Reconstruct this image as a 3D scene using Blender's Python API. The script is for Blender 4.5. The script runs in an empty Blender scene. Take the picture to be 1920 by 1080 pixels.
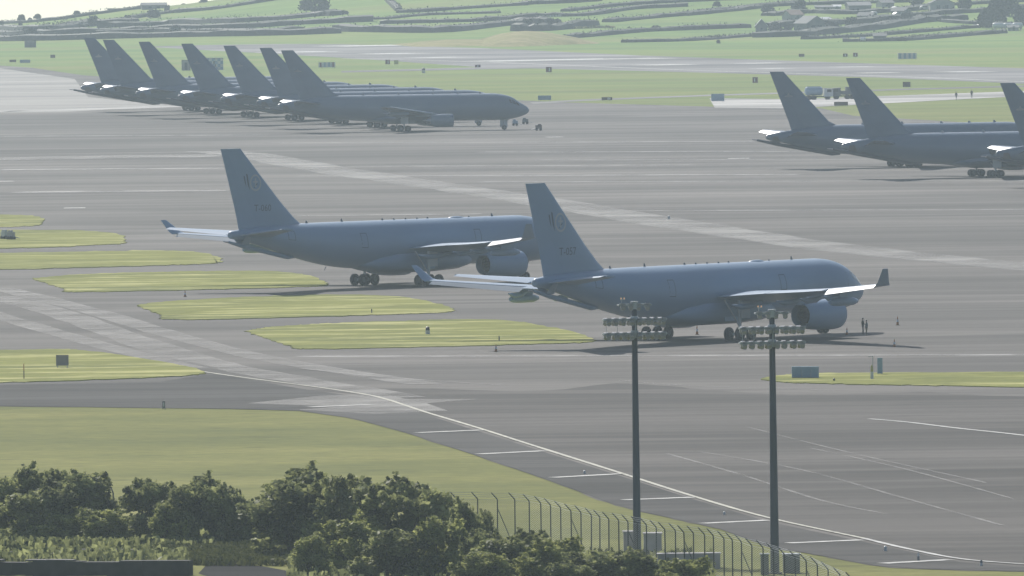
import bpy, bmesh, math, random
import numpy as np
from mathutils import Vector, Matrix
PI = math.pi; R = math.radians
C = bpy.context.scene.collection
SC = bpy.context.scene

# ------------------------------------------------------------------ camera
F = 26000.0                      # focal length in pixels of a 1920 wide frame (long telephoto)
CAMH = 46.5
PITCH = math.atan(735 / F)
ROLL = -0.0125
cam = bpy.data.cameras.new('camera'); camo = bpy.data.objects.new('camera', cam); C.objects.link(camo)
cam.sensor_width = 36; cam.lens = F / 1920 * 36
cam.clip_start = 5; cam.clip_end = 20000
CM = Matrix.Rotation(PI / 2 - PITCH, 3, 'X') @ Matrix.Rotation(ROLL, 3, 'Z')
camo.matrix_world = Matrix.Translation((0, 0, CAMH)) @ CM.to_4x4()
SC.camera = camo

# ------------------------------------------------------------------ world, sun, exposure
SUNV = Vector((-0.45, 1.25, 1.0)).normalized()
SUN_EL = math.asin(SUNV.z); SUN_AZ = math.atan2(SUNV.x, SUNV.y)
w = bpy.data.worlds.new('World'); SC.world = w; w.use_nodes = True
nt = w.node_tree; nt.nodes.clear()
tc = nt.nodes.new('ShaderNodeTexCoord')
ad = nt.nodes.new('ShaderNodeVectorMath'); ad.operation = 'ADD'; ad.inputs[1].default_value = (0, 0, .08)   # the sea horizon lies below the camera's level
nm = nt.nodes.new('ShaderNodeVectorMath'); nm.operation = 'NORMALIZE'
sk = nt.nodes.new('ShaderNodeTexSky'); sk.sky_type = 'NISHITA'; sk.sun_disc = False
sk.sun_elevation = SUN_EL; sk.sun_rotation = SUN_AZ
sk.dust_density = 1.4; sk.air_density = 1.0
bg = nt.nodes.new('ShaderNodeBackground'); bg.inputs['Strength'].default_value = 0.095
ow = nt.nodes.new('ShaderNodeOutputWorld')
L = nt.links
L.new(tc.outputs['Generated'], ad.inputs[0]); L.new(ad.outputs[0], nm.inputs[0]); L.new(nm.outputs[0], sk.inputs['Vector'])
L.new(sk.outputs[0], bg.inputs['Color']); L.new(bg.outputs[0], ow.inputs['Surface'])
sl = bpy.data.lights.new('sun', 'SUN'); sl.energy = 5.0; sl.angle = R(0.5); sl.color = (1, .96, .90)
so = bpy.data.objects.new('sun', sl); C.objects.link(so)
so.rotation_euler = SUNV.to_track_quat('Z', 'Y').to_euler()
so.location = (0, 0, 200)
SC.view_settings.view_transform = 'Standard'; SC.view_settings.look = 'None'
SC.view_settings.exposure = 0.0; SC.view_settings.gamma = 1
SC.cycles.volume_bounces = 1
SC.cycles.max_bounces = 6

# ------------------------------------------------------------------ helpers
def ray(px, py):
    d = CM @ Vector(((px - 960) / F, -(py - 540) / F, -1)); return d / d.y
def G(px, py, z=0.0):
    d = ray(px, py); t = (z - CAMH) / d.z
    return Vector((d.x * t, d.y * t, z))
RZ = [(-900, .2), (-400, .3), (0, .9), (208, 5.4), (330, 6.9), (400, 8.6), (520, 12), (700, 17), (1000, 22), (1400, 25), (1900, 26), (3000, 27)]
def ridge(px):
    for (a, za), (b, zb) in zip(RZ, RZ[1:]):
        if px <= b:
            t = max(0, (px - a) / (b - a)); return za + (zb - za) * t
    return RZ[-1][1]
YB, YR = 4440.0, 5200.0
def th(x, y):
    if y <= YB: return 0.0
    px = 960 + F * x / y
    t = min(1, (y - YB) / (YR - YB))
    z = ridge(px) * t ** 1.15 + .5 * math.sin(x * .021 + y * .013) * min(1, t * 4) * min(1, (YR - y) / 60 if y < YR else 0)
    if y > YR: z -= (y - YR) * .25
    return z
def H(px, py):
    d = ray(px, py); y = 4300.0
    while y < YR + 5:
        z = CAMH + d.z * y
        if z <= th(d.x * y, y): break
        y += 2
    return Vector((d.x * y, y, th(d.x * y, y)))

def tag(o, label=None, cat=None, group=None, kind=None):
    if label: o['label'] = label
    if cat: o['category'] = cat
    if group: o['group'] = group
    if kind: o['kind'] = kind
    return o
def mesh(name, verts, faces, mat, parent=None, smooth=False, mats=None, midx=None):
    m = bpy.data.meshes.new(name); m.from_pydata([tuple(v) for v in verts], [], faces)
    for mm in (mats or [mat]): m.materials.append(mm)
    if smooth: m.polygons.foreach_set('use_smooth', [True] * len(m.polygons))
    if midx is not None: m.polygons.foreach_set('material_index', midx)
    m.update()
    o = bpy.data.objects.new(name, m); C.objects.link(o)
    if parent: o.parent = parent
    return o
def empty(name, loc, rz=0, **k):
    o = bpy.data.objects.new(name, None); C.objects.link(o); o.empty_display_size = .5
    o.location = loc; o.rotation_euler = (0, 0, rz)
    tag(o, **k); return o
def copy_tree(o, parent=None):
    c = o.copy(); C.objects.link(c)
    if parent: c.parent = parent
    for ch in list(o.children): copy_tree(ch, c)
    return c
class MB:
    def __init__(s): s.v = []; s.f = []; s.m = []; s.cur = 0
    def add(s, vs, fs):
        b = len(s.v); s.v += [Vector(v) for v in vs]; s.f += [[b + i for i in f] for f in fs]; s.m += [s.cur] * len(fs); return s
    def box(s, c, d, rz=0, rx=0, ry=0):
        M = Matrix.Rotation(rz, 3, 'Z') @ Matrix.Rotation(ry, 3, 'Y') @ Matrix.Rotation(rx, 3, 'X'); c = Vector(c)
        vs = [c + M @ Vector((x * d[0] / 2, y * d[1] / 2, z * d[2] / 2)) for x in (-1, 1) for y in (-1, 1) for z in (-1, 1)]
        return s.add(vs, [[0, 1, 3, 2], [4, 6, 7, 5], [0, 4, 5, 1], [2, 3, 7, 6], [0, 2, 6, 4], [1, 5, 7, 3]])
    def tube(s, pts, rad, n=8, caps=True):
        pts = [Vector(p) for p in pts]
        if not hasattr(rad, '__len__'): rad = [rad] * len(pts)
        vs = []; fs = []
        for i, p in enumerate(pts):
            t = (pts[min(i + 1, len(pts) - 1)] - pts[max(i - 1, 0)]).normalized()
            a = t.orthogonal().normalized() if i == 0 else (a - t * a.dot(t)).normalized()
            b = t.cross(a)
            for k in range(n):
                q = 2 * PI * k / n; vs.append(p + (a * math.cos(q) + b * math.sin(q)) * rad[i])
        for i in range(len(pts) - 1):
            for k in range(n):
                fs.append([i * n + k, i * n + (k + 1) % n, (i + 1) * n + (k + 1) % n, (i + 1) * n + k])
        if caps: fs.append(list(range(n))[::-1]); fs.append([(len(pts) - 1) * n + k for k in range(n)])
        return s.add(vs, fs)
    def loft(s, rings, caps=True):
        n = len(rings[0]); vs = [p for r in rings for p in r]; fs = []
        for i in range(len(rings) - 1):
            for k in range(n):
                fs.append([i * n + k, i * n + (k + 1) % n, (i + 1) * n + (k + 1) % n, (i + 1) * n + k])
        if caps: fs.append(list(range(n))[::-1]); fs.append([(len(rings) - 1) * n + k for k in range(n)])
        return s.add(vs, fs)
    def lathe_x(s, prof, c, n=28):          # profile of (x, r) round a lengthwise axis
        c = Vector(c); rings = []
        for x, r in prof:
            rings.append([c + Vector((x, r * math.cos(2 * PI * k / n), r * math.sin(2 * PI * k / n))) for k in range(n)])
        return s.loft(rings, True)
    def ball(s, c, r, n=8):
        c = Vector(c); r = Vector(r) if hasattr(r, '__len__') else Vector((r, r, r)); rings = []
        for i in range(n + 1):
            a = PI * (i + .02) / (n + .04) - PI / 2
            rings.append([c + Vector((r.x * math.cos(a) * math.cos(2 * PI * k / (2 * n)), r.y * math.cos(a) * math.sin(2 * PI * k / (2 * n)), r.z * math.sin(a))) for k in range(2 * n)])
        return s.loft(rings, True)
    def build(s, name, mat, parent=None, smooth=False, mats=None):
        o = mesh(name, s.v, s.f, mat, parent, smooth, mats, s.m if mats else None)
        bm = bmesh.new(); bm.from_mesh(o.data); bmesh.ops.recalc_face_normals(bm, faces=bm.faces)
        if smooth:
            for e in bm.edges:
                if len(e.link_faces) == 2 and e.calc_face_angle(0) > R(38): e.smooth = False
        bm.to_mesh(o.data); bm.free(); return o

# ------------------------------------------------------------------ materials
def mat(name, col, rough=.7, metal=0, spec=.5, emit=None, noise=None, bump=None):
    m = bpy.data.materials.new(name); m.use_nodes = True; n = m.node_tree; p = n.nodes['Principled BSDF']
    p.inputs['Base Color'].default_value = (*col, 1); p.inputs['Roughness'].default_value = rough
    p.inputs['Metallic'].default_value = metal; p.inputs['Specular IOR Level'].default_value = spec
    if emit: p.inputs['Emission Color'].default_value = (*emit[:3], 1); p.inputs['Emission Strength'].default_value = emit[3]
    if noise:                                # (scale, second colour, xyz stretch)
        t = n.nodes.new('ShaderNodeTexCoord'); mp = n.nodes.new('ShaderNodeMapping'); nz = n.nodes.new('ShaderNodeTexNoise'); cr = n.nodes.new('ShaderNodeValToRGB')
        mp.inputs['Scale'].default_value = noise[2] if len(noise) > 2 else (1, 1, 1)
        nz.inputs['Scale'].default_value = noise[0]; nz.inputs['Detail'].default_value = 6
        cr.color_ramp.elements[0].position = .36; cr.color_ramp.elements[0].color = (*col, 1)
        cr.color_ramp.elements[1].position = .66; cr.color_ramp.elements[1].color = (*noise[1], 1)
        n.links.new(t.outputs['Object'], mp.inputs[0]); n.links.new(mp.outputs[0], nz.inputs['Vector'])
        n.links.new(nz.outputs['Fac'], cr.inputs[0]); n.links.new(cr.outputs[0], p.inputs['Base Color'])
    return m
class NG:      # small node-graph helper
    def __init__(s, name):
        s.m = bpy.data.materials.new(name); s.m.use_nodes = True; s.n = s.m.node_tree; s.p = s.n.nodes['Principled BSDF']
        s.tc = s.n.nodes.new('ShaderNodeTexCoord')
    def noise(s, scale, stretch=(1, 1, 1), rot=0, detail=6, rough=.55, dist=0):
        mp = s.n.nodes.new('ShaderNodeMapping'); mp.inputs['Scale'].default_value = stretch; mp.inputs['Rotation'].default_value = (0, 0, rot)
        z = s.n.nodes.new('ShaderNodeTexNoise'); z.inputs['Scale'].default_value = scale; z.inputs['Detail'].default_value = detail; z.inputs['Roughness'].default_value = rough
        z.inputs['Distortion'].default_value = dist
        s.n.links.new(s.tc.outputs['Object'], mp.inputs[0]); s.n.links.new(mp.outputs[0], z.inputs['Vector']); return z.outputs['Fac']
    def ramp(s, fac, stops):
        r = s.n.nodes.new('ShaderNodeValToRGB'); e = r.color_ramp.elements
        while len(e) < len(stops): e.new(.5)
        for q, (p, c) in zip(e, stops): q.position = p; q.color = (*c, 1) if hasattr(c, '__len__') else (c, c, c, 1)
        s.n.links.new(fac, r.inputs[0]); return r.outputs[0]
    def mix(s, a, b, fac=None, mode='MIX', f=1.0):
        x = s.n.nodes.new('ShaderNodeMix'); x.data_type = 'RGBA'; x.blend_type = mode
        x.inputs[0].default_value = f
        if fac is not None: s.n.links.new(fac, x.inputs[0])
        for k, v in ((6, a), (7, b)):
            if hasattr(v, '__len__'): x.inputs[k].default_value = (*v, 1)
            else: s.n.links.new(v, x.inputs[k])
        return x.outputs[2]
    def out(s, col, rough=.8, spec=.5):
        s.n.links.new(col, s.p.inputs['Base Color'])
        if hasattr(rough, 'links') or not isinstance(rough, (int, float)): s.n.links.new(rough, s.p.inputs['Roughness'])
        else: s.p.inputs['Roughness'].default_value = rough
        s.p.inputs['Specular IOR Level'].default_value = spec
        return s.m

def asphalt_mat(name, base, var, rot=0.0, spec=.35, slabs=0, rough=.72):
    g = NG(name)
    big = g.ramp(g.noise(.012, (1, .55, 1), rot, 5), [(.32, (0, 0, 0)), (.68, (1, 1, 1))])
    c = g.mix([x * (1 - var) for x in base], [x * (1 + var) for x in base], big)
    # long streaks of paving lanes and tyre wear
    st = g.ramp(g.noise(.05, (.12, 1, 1), rot, 4, .6), [(.36, .70), (.5, 1.0), (.62, 1.32)])
    c = g.mix(c, st, mode='MULTIPLY')
    st2 = g.ramp(g.noise(.28, (.03, 1, 1), rot + .05, 3, .5), [(.36, .78), (.52, 1.0), (.66, 1.2)])
    c = g.mix(c, st2, mode='MULTIPLY')
    fine = g.ramp(g.noise(.9, (1, .5, 1), 0, 6, .7), [(.3, .88), (.7, 1.1)])
    c = g.mix(c, fine, mode='MULTIPLY')
    wide = g.ramp(g.noise(.02, (.1, 1, 1), rot * .5, 4, .55), [(.36, .66), (.47, .95), (.53, 1.1), (.66, 1.42)])
    c = g.mix(c, wide, mode='MULTIPLY')
    stain = g.ramp(g.noise(.16, (.4, 1, 1), rot, 6, .7, .6), [(.33, .72), (.43, 1.0)])
    c = g.mix(c, stain, mode='MULTIPLY')
    # lighter, polished wheel tracks sweeping across
    tr = g.ramp(g.noise(.021, (.25, 1, 1), rot + .9, 3, .5, .4), [(.55, (0, 0, 0)), (.60, (1, 1, 1)), (.66, (0, 0, 0))])
    c = g.mix(c, [min(1, x * 1.45) for x in base], tr, f=.5)
    if slabs:
        mp = g.n.nodes.new('ShaderNodeMapping'); mp.inputs['Rotation'].default_value = (0, 0, rot)
        bk = g.n.nodes.new('ShaderNodeTexBrick'); bk.inputs['Scale'].default_value = 1
        bk.inputs['Brick Width'].default_value = slabs; bk.inputs['Row Height'].default_value = slabs; bk.offset = 0
        bk.inputs['Mortar Size'].default_value = .12; bk.inputs['Mortar Smooth'].default_value = .4
        bk.inputs['Color1'].default_value = (.95, .95, .95, 1); bk.inputs['Color2'].default_value = (1.06, 1.06, 1.05, 1); bk.inputs['Mortar'].default_value = (.72, .72, .7, 1)
        g.n.links.new(g.tc.outputs['Object'], mp.inputs[0]); g.n.links.new(mp.outputs[0], bk.inputs['Vector'])
        c = g.mix(c, bk.outputs['Color'], mode='MULTIPLY')
    return g.out(c, rough, spec)
def grass_mat(name, a, b, c3, scale=.05, dry=.62):
    g = NG(name)
    c = g.ramp(g.noise(scale, (.6, 1, 1), 0, 6, .6), [(.3, a), (.55, b), (.75, [x * 1.15 for x in b])])
    y = g.ramp(g.noise(scale * 3.2, (.35, 1, 1), .05, 5, .65), [(dry - .06, (0, 0, 0)), (dry + .06, (1, 1, 1))])
    c = g.mix(c, c3, y)
    f = g.ramp(g.noise(1.1, (.5, 1, 1), 0, 5, .75), [(.3, .72), (.7, 1.22)])
    c = g.mix(c, f, mode='MULTIPLY')
    d = g.ramp(g.noise(.35, (.5, 1, 1), 0, 3, .6), [(.28, .6), (.36, 1.0)])
    c = g.mix(c, d, mode='MULTIPLY')
    return g.out(c, .95, .1)

M = {}
M['apron'] = asphalt_mat('apron_paving', (.085, .077, .070), .34, rot=-.02, slabs=0, spec=.2, rough=.86)
M['taxi'] = asphalt_mat('taxiway_asphalt', (.055, .053, .051), .18, rot=.9, spec=.15, rough=.95)
M['runway'] = asphalt_mat('runway_surface', (.15, .143, .143), .3, rot=1.31, rough=.85, spec=.2)
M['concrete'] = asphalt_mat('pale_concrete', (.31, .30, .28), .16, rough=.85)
M['grass'] = grass_mat('airfield_grass', (.085, .105, .032), (.135, .15, .045), (.21, .19, .075), .03)
M['islandgrass'] = grass_mat('island_grass', (.13, .15, .030), (.22, .23, .045), (.46, .44, .17), .045, .57)
M['white'] = mat('white_marking', (.50, .50, .47), .6, noise=(.8, (.22, .22, .21)))
M['yellow'] = mat('yellow_white_marking', (.44, .43, .32), .6, noise=(.9, (.15, .145, .12)))
M['faint'] = mat('worn_marking', (.20, .195, .18), .6, noise=(.25, (.11, .105, .10)))
def worn(name, col, lo, hi, scale):
    g = NG(name); m = g.out(g.ramp(g.noise(.3), [(.3, [x * .8 for x in col]), (.7, col)]), .6)
    a = g.ramp(g.noise(scale, (1, 1, 1), 0, 5, .65), [(lo, .0), (hi, .8)]); g.n.links.new(a, g.p.inputs['Alpha']); return m
M['faint'] = worn('worn_marking', (.19, .18, .165), .30, .72, .10)
M['bandw'] = worn('worn_concrete_band', (.19, .18, .165), .26, .66, .05)
M['seam'] = worn('pale_seam', (.26, .25, .235), .30, .58, .12)
M['edge'] = mat('dark_edge_soil', (.045, .042, .035), .95)

M['pathm'] = asphalt_mat('path_asphalt', (.03, .03, .032), .15, spec=.05, rough=1.0)
# ------------------------------------------------------------------ ground
def gridmesh(name, xs, ys, fn, m):
    vs = [(x, y, fn(x, y)) for y in ys for x in xs]; nx = len(xs)
    fs = [[j * nx + i, j * nx + i + 1, (j + 1) * nx + i + 1, (j + 1) * nx + i] for j in range(len(ys) - 1) for i in range(nx - 1)]
    o = mesh(name, vs, fs, m, smooth=True); return o
def hillmat():
    g = NG('fields_grass')
    c = g.ramp(g.noise(.012, (.5, 1, 1), 0, 4, .5), [(.3, (.105, .19, .04)), (.5, (.165, .26, .05)), (.7, (.24, .28, .07))])
    f = g.ramp(g.noise(.12, (.4, 1, 1), 0, 6, .7), [(.3, .75), (.7, 1.2)])
    c = g.mix(c, f, mode='MULTIPLY')
    # near the field the same sheet is mown airfield grass
    sx = g.n.nodes.new('ShaderNodeSeparateXYZ'); g.n.links.new(g.tc.outputs['Object'], sx.inputs[0])
    mr = g.n.nodes.new('ShaderNodeMapRange'); mr.inputs[1].default_value = 2300; mr.inputs[2].default_value = 4300
    g.n.links.new(sx.outputs['Y'], mr.inputs[0])
    n2 = g.ramp(g.noise(.03, (.6, 1, 1), 0, 6, .6), [(.3, (.115, .13, .032)), (.52, (.18, .185, .045)), (.7, (.25, .24, .07))])
    f2 = g.ramp(g.noise(.8, (.5, 1, 1), 0, 5, .75), [(.3, .70), (.7, 1.28)])
    n2 = g.mix(n2, f2, mode='MULTIPLY')
    d = g.ramp(g.noise(.22, (.5, 1, 1), 0, 4, .6), [(.30, .62), (.38, 1.0)])
    n2 = g.mix(n2, d, mode='MULTIPLY')
    yb = g.ramp(g.noise(.006, (.35, 1.6, 1), 0, 4, .6), [(.5, (0, 0, 0)), (.62, (1, 1, 1))])
    c = g.mix(c, (.20, .20, .075), yb, f=.5) if False else g.mix(c, g.mix(c, (.22, .215, .08), f=.5), yb)
    return g.out(g.mix(n2, c, mr.outputs[0]), .95, .1)
xs = sorted(set([-1400, -1100, -850, -650, -500, -400, -340] + [x * 12 for x in range(-25, 26)] + [340, 400, 500, 650, 850, 1100, 1400]))
ys = [-40, 200, 500, 700, 800, 900, 1000, 1200, 1500, 2000, 2500, 3000, 3500, 4000, 4300] + [YB + i * 12 for i in range(64)] + [YR, YR + 8, YR + 14]
ys = sorted(set(ys))
tag(gridmesh('ground', xs, ys, th, hillmat()), 'grass ground of the airfield rising into far green fields', kind='structure')

def sheet(name, pts, z, m, label=None, thick=0, kind='structure'):
    w_ = [G(px, py, z) for px, py in pts]
    bm = bmesh.new(); f = bm.faces.new([bm.verts.new(p) for p in w_])
    if f.normal.z < 0: f.normal_flip()
    f.normal_update()
    if f.normal.z < 0: f.normal_flip()
    if thick:
        e = bmesh.ops.extrude_face_region(bm, geom=[f])
        for v in [v for v in e['geom'] if isinstance(v, bmesh.types.BMVert)]: v.co.z += thick
        bmesh.ops.recalc_face_normals(bm, faces=bm.faces)
    bmesh.ops.triangulate(bm, faces=bm.faces)
    me = bpy.data.meshes.new(name); bm.to_mesh(me); bm.free(); me.materials.append(m)
    o = bpy.data.objects.new(name, me); C.objects.link(o); tag(o, label, kind=kind); return o
def smooth_line(pts, sub=6):
    out = []
    for i in range(len(pts) - 1):
        p0 = pts[max(i - 1, 0)]; p1 = pts[i]; p2 = pts[i + 1]; p3 = pts[min(i + 2, len(pts) - 1)]
        for k in range(sub):
            t = k / sub
            out.append(tuple(.5 * ((2 * p1[j]) + (-p0[j] + p2[j]) * t + (2 * p0[j] - 5 * p1[j] + 4 * p2[j] - p3[j]) * t * t + (-p0[j] + 3 * p1[j] - 3 * p2[j] + p3[j]) * t ** 3) for j in (0, 1)))
    out.append(tuple(pts[-1])); return out
rj = random.Random(3)
def rough_edge(pts, amp=.5):
    o = []
    for i, (x, y) in enumerate(pts):
        o.append((x + rj.uniform(-6, 6) * amp, y + rj.uniform(-.8, .8) * amp))
    return o
apron_pts = [(-700, 112), (0, 123), (60, 127), (155, 141), (430, 160), (800, 180), (1060, 192), (1340, 200), (1540, 203), (1600, 217), (1920, 236), (2600, 262),
             (3200, 1085), (2100, 1079)] + rough_edge(smooth_line([(1920, 1072), (1747, 1068), (1647, 1062), (1580, 1050), (1513, 1038), (1440, 1025), (1350, 993), (1280, 977), (1207, 961), (1140, 943), (1033, 903), (887, 853), (760, 812), (660, 785), (560, 771), (420, 767), (0, 762)], 5), .6) + [(-900, 760)]
sheet('apron', apron_pts, .02, M['apron'], 'wide grey concrete and asphalt aircraft apron')
# darker asphalt in the foreground
taxi_pts = [(-900, 727), (0, 722), (300, 716), (400, 700), (560, 728), (700, 748), (800, 778), (1000, 841), (1165, 893), (1300, 936), (1440, 978), (1620, 1016), (1800, 1054), (1920, 1063), (2100, 1079),
            (1920, 1071), (1747, 1067), (1647, 1061), (1580, 1049), (1513, 1037), (1440, 1024), (1350, 992), (1280, 976), (1207, 960), (1140, 942), (1033, 902), (887, 852), (760, 811), (660, 784), (560, 770), (420, 766), (0, 761), (-900, 759)]
sheet('taxiway', taxi_pts, .04, M['taxi'], 'dark asphalt shoulder between the curved white line and the grass')
sheet('runway', [(270, 87.5), (470, 82), (640, 83), (900, 90), (1200, 104), (1600, 118), (1920, 128), (2600, 158), (2600, 178), (1920, 157), (1640, 145), (1280, 135), (900, 126), (700, 112), (500, 100), (400, 95)], .02, M['runway'], 'pale grey runway crossing behind the parked aircraft')
sheet('path', [(1330, 184), (1480, 186), (1880, 172), (2600, 146), (2600, 157), (1880, 182), (1480, 203), (1340, 202)], .05, M['concrete'], 'pale concrete access road with two walkers')
sheet('path', [(993, 192), (1100, 186), (1330, 177.5), (1700, 166), (2300, 150), (2300, 153), (1700, 168.5), (1330, 180), (1100, 189), (1000, 194.5)], .03, M['runway'], 'thin grey track along the far edge of the apron')
sheet('path', [(640, 133), (900, 126), (1060, 127), (900, 130), (640, 136)], .03, M['runway'], 'thin grey taxi track joining the runway')
# grass islands between the taxi lanes, standing a hand above the paving
isl = {
 'grass island at the far left, topmost of the stack': [(-300, 402), (40, 404), (78, 419), (20, 426), (-300, 432)],
 'grass island holding a small pale machine at its left': [(-400, 434), (150, 433), (235, 454), (180, 460), (0, 467), (-400, 474)],
 'grass island third from the far left corner': [(-500, 477), (0, 475), (340, 471), (415, 492), (300, 498), (0, 506), (-500, 514)],
 'long grass island left of the farther grey tanker wheels': [(58, 523), (200, 513), (520, 510), (610, 531), (560, 539), (160, 548), (120, 542)],
 'grass island crossed by the dark tail shadow': [(256, 573), (330, 565), (560, 554), (750, 557), (850, 582), (740, 590), (345, 600), (300, 590)],
 'grass island nearest the camera, beside the near tanker': [(460, 622), (520, 613), (700, 604), (950, 602), (1115, 637), (1000, 646), (600, 655), (540, 648)],
 'grass wedge with the square grey board at left': [(-500, 654), (0, 657), (160, 658), (378, 695), (300, 708), (0, 718), (-500, 728)],
 'thin grass strip with the pale blue boards at right': [(1425, 712), (1480, 703), (1640, 700), (2500, 700), (2500, 740), (1920, 727), (1640, 722), (1470, 718)],
}
for lab, pts in isl.items():
    p = pts + [pts[0]]; p2 = smooth_line(p, 7)[:-1] if min(q[0] for q in pts) > 0 and max(q[0] for q in pts) < 1920 else smooth_line(pts, 6)
    o = sheet('grass_island', rough_edge(rough_edge([q for a_, b_ in zip(p2, p2[1:] + p2[:1]) for q in (a_, ((a_[0] * 2 + b_[0]) / 3, (a_[1] * 2 + b_[1]) / 3), ((a_[0] + b_[0] * 2) / 3, (a_[1] + b_[1] * 2) / 3))], .45), .6), .02, M['islandgrass'], lab, thick=.08)
    o.name = 'grass_verge'
M['aprond'] = asphalt_mat('apron_dark_paving', (.066, .060, .055), .26, rot=.35, spec=.2, rough=.92)
sheet('apron_paving', rough_edge(smooth_line([(560, 731), (760, 727), (1000, 733), (1160, 719), (1330, 731), (1500, 741), (1720, 735), (1920, 743), (2600, 742)], 9), .9) + [(3200, 1075), (2100, 1070), (1920, 1060), (1800, 1050), (1620, 1012), (1440, 973), (1300, 932), (1165, 889), (1000, 837), (900, 805), (800, 775), (720, 749), (660, 738)], .03, M['aprond'], 'darker asphalt part of the apron in the right foreground')
# painted and worn markings
def stripe(name, pts, wpx, m, label, z=.07, sub=6, kind='structure'):
    pts = smooth_line(pts, sub) if len(pts) > 2 else [(pts[0][0] + (pts[1][0] - pts[0][0]) * t / 10, pts[0][1] + (pts[1][1] - pts[0][1]) * t / 10) for t in range(11)]
    wp = [G(a, b, z) for a, b in pts]; vs = []; fs = []
    for i, p in enumerate(wp):
        t = (wp[min(i + 1, len(wp) - 1)] - wp[max(0, i - 1)]).normalized(); nrm = Vector((-t.y, t.x, 0))
        ww = wpx * (1 + rj.uniform(-.12, .12)) / 2
        vs += [p + nrm * ww, p - nrm * ww]
    for i in range(len(wp) - 1): fs.append([2 * i, 2 * i + 2, 2 * i + 3, 2 * i + 1])
    return tag(mesh(name, vs, fs, m), label, kind=kind)
stripe('road_marking', [(370, 695), (460, 708), (560, 721), (660, 735), (720, 747), (800, 773), (900, 803), (1000, 835), (1165, 887), (1300, 930), (1440, 970), (1620, 1009)], .4, M['yellow'], 'long curved yellowish white line')
stripe('road_marking', [(1620, 1009), (1700, 1028), (1800, 1047), (1920, 1057), (2100, 1066)], .45, M['white'], 'thin end of the curved line')
for a, b in (((782, 811), (905, 806)), ((898, 851), (1020, 845)), ((1037, 895), (1165, 888)), ((1170, 937), (1300, 932)), ((1318, 981), (1440, 975)), ((1478, 1018), (1615, 1012)), ((1655, 1056), (1780, 1049)), ((580, 763), (700, 758))):
    stripe('road_marking', [a, b], 1.25, M['white'], 'short white tick beside the curved line')
stripe('road_marking', [(1630, 785), (1700, 791), (1800, 803), (1920, 816), (2200, 850)], .55, M['white'], 'white line on the open apron')
stripe('road_marking', [(1158, 712), (1230, 719), (1300, 723), (1420, 727), (1600, 733)], .5, M['faint'], 'worn pale line near the mast')
stripe('road_marking', [(560, 690), (700, 705), (850, 716), (950, 722)], .7, M['faint'], 'worn pale line by the grass wedge')
for k, pts in enumerate([[(0, 556), (120, 590), (260, 640), (400, 682), (560, 712), (760, 745)], [(-60, 575), (100, 622), (240, 660), (380, 690)], [(0, 540), (180, 585), (330, 630), (520, 676), (800, 720)],
            [(1250, 850), (1400, 893), (1540, 938), (1660, 963)], [(1300, 845), (1500, 880), (1700, 935), (1880, 985)], [(1400, 800), (1600, 850), (1850, 905)], [(1520, 840), (1700, 880), (1900, 935)]]):
    stripe('tyre_track', pts, [4.5, 3.0, 3.5, .4, .4, .3, .3][k], M['faint'], 'worn pale wheel track', z=.055)
# a broad pale band of newer concrete crossing the apron
M['band'] = asphalt_mat('glare_paving', (.14, .132, .12), .25, rot=-.5)  # paler tone that carries the painted glare on the far-left apron
stripe('concrete_and_glare_band', [(395, 283), (480, 293), (620, 318), (800, 345), (1000, 375), (1300, 425), (1600, 468), (1920, 500), (2300, 540)], 9.5, M['bandw'], 'pale band crossing the apron', z=.045)
stripe('concrete_and_glare_band', [(410, 287), (520, 302), (700, 331), (950, 368), (1250, 420), (1560, 466), (1920, 503)], 4.5, M['bandw'], 'inner lighter lane of the pale band', z=.055)
stripe('concrete_and_glare_band', [(-200, 300), (0, 298), (250, 293), (430, 292)], 26, M['bandw'], 'pale band left of the tail', z=.045)
stripe('concrete_and_glare_band', [(-200, 205), (0, 209), (130, 206), (330, 199)], 16, M['concrete'], 'bright strip beyond the first row', z=.045)
for y0, x0, x1, wd in ((268, 500, 1420, 5), (285, 900, 2100, 5), (300, 1000, 2000, 4), (318, 0, 420, 8), (341, 900, 2100, 4), (360, 30, 430, 9), (330, 560, 1500, 6), (395, 1150, 2100, 4), (404, 560, 900, 5), (256, -100, 500, 5), (312, 640, 1300, 5), (668, 560, 1920, 4)):
    stripe('paving_seam', [(x0, y0), ((x0 + x1) / 2, y0 - 1.5), (x1, y0 - 3)], wd, M['seam'], 'pale paving seam across the apron', z=.035)
sheet('concrete_and_glare_band', [(-500, 118), (0, 128), (140, 148), (165, 182), (330, 198), (120, 210), (-500, 216)], .035, M['band'], 'far-left glare painted as bright paving beyond the first row')  # glare on the far-left apron, painted in as a lighter sheet
# pale cross-shaped wear patch
sheet('paving_patch', [(465, 756), (600, 742), (720, 738), (760, 748), (900, 748), (800, 756), (840, 770), (700, 776), (560, 768), (640, 762)], .05, M['bandw'], 'pale worn patch at the lane crossing')
for px, py, wd, ln in ((700, 85, 20, 70), (740, 100, 12, 50), (830, 107, 10, 60), (1030, 112, 30, 80), (1210, 109, 9, 60), (1245, 121, 10, 60), (1420, 118, 8, 40), (1600, 125, 8, 30), (1645, 136, 7, 32), (1810, 134, 7, 60), (1450, 128, 6, 40), (560, 97, 14, 60)):
    stripe('runway_marking', [(px - ln / 2, py), (px + ln / 2, py + .6)], wd * 1.5, M['white'], 'white runway marking', z=.05)
stripe('runway_marking', [(640, 110), (900, 116), (1280, 131), (1640, 142), (1920, 153), (2400, 172)], 1.6, M['white'], 'white runway edge line', z=.05)
for px, py, ln in ((1040, 257, 30), (140, 390, 40), (1385, 297, 40), (10, 340, 30)):
    stripe('road_marking', [(px - ln / 2, py), (px + ln / 2, py - .5)], 4, M['white'], 'short white dash on the apron', z=.05)
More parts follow.
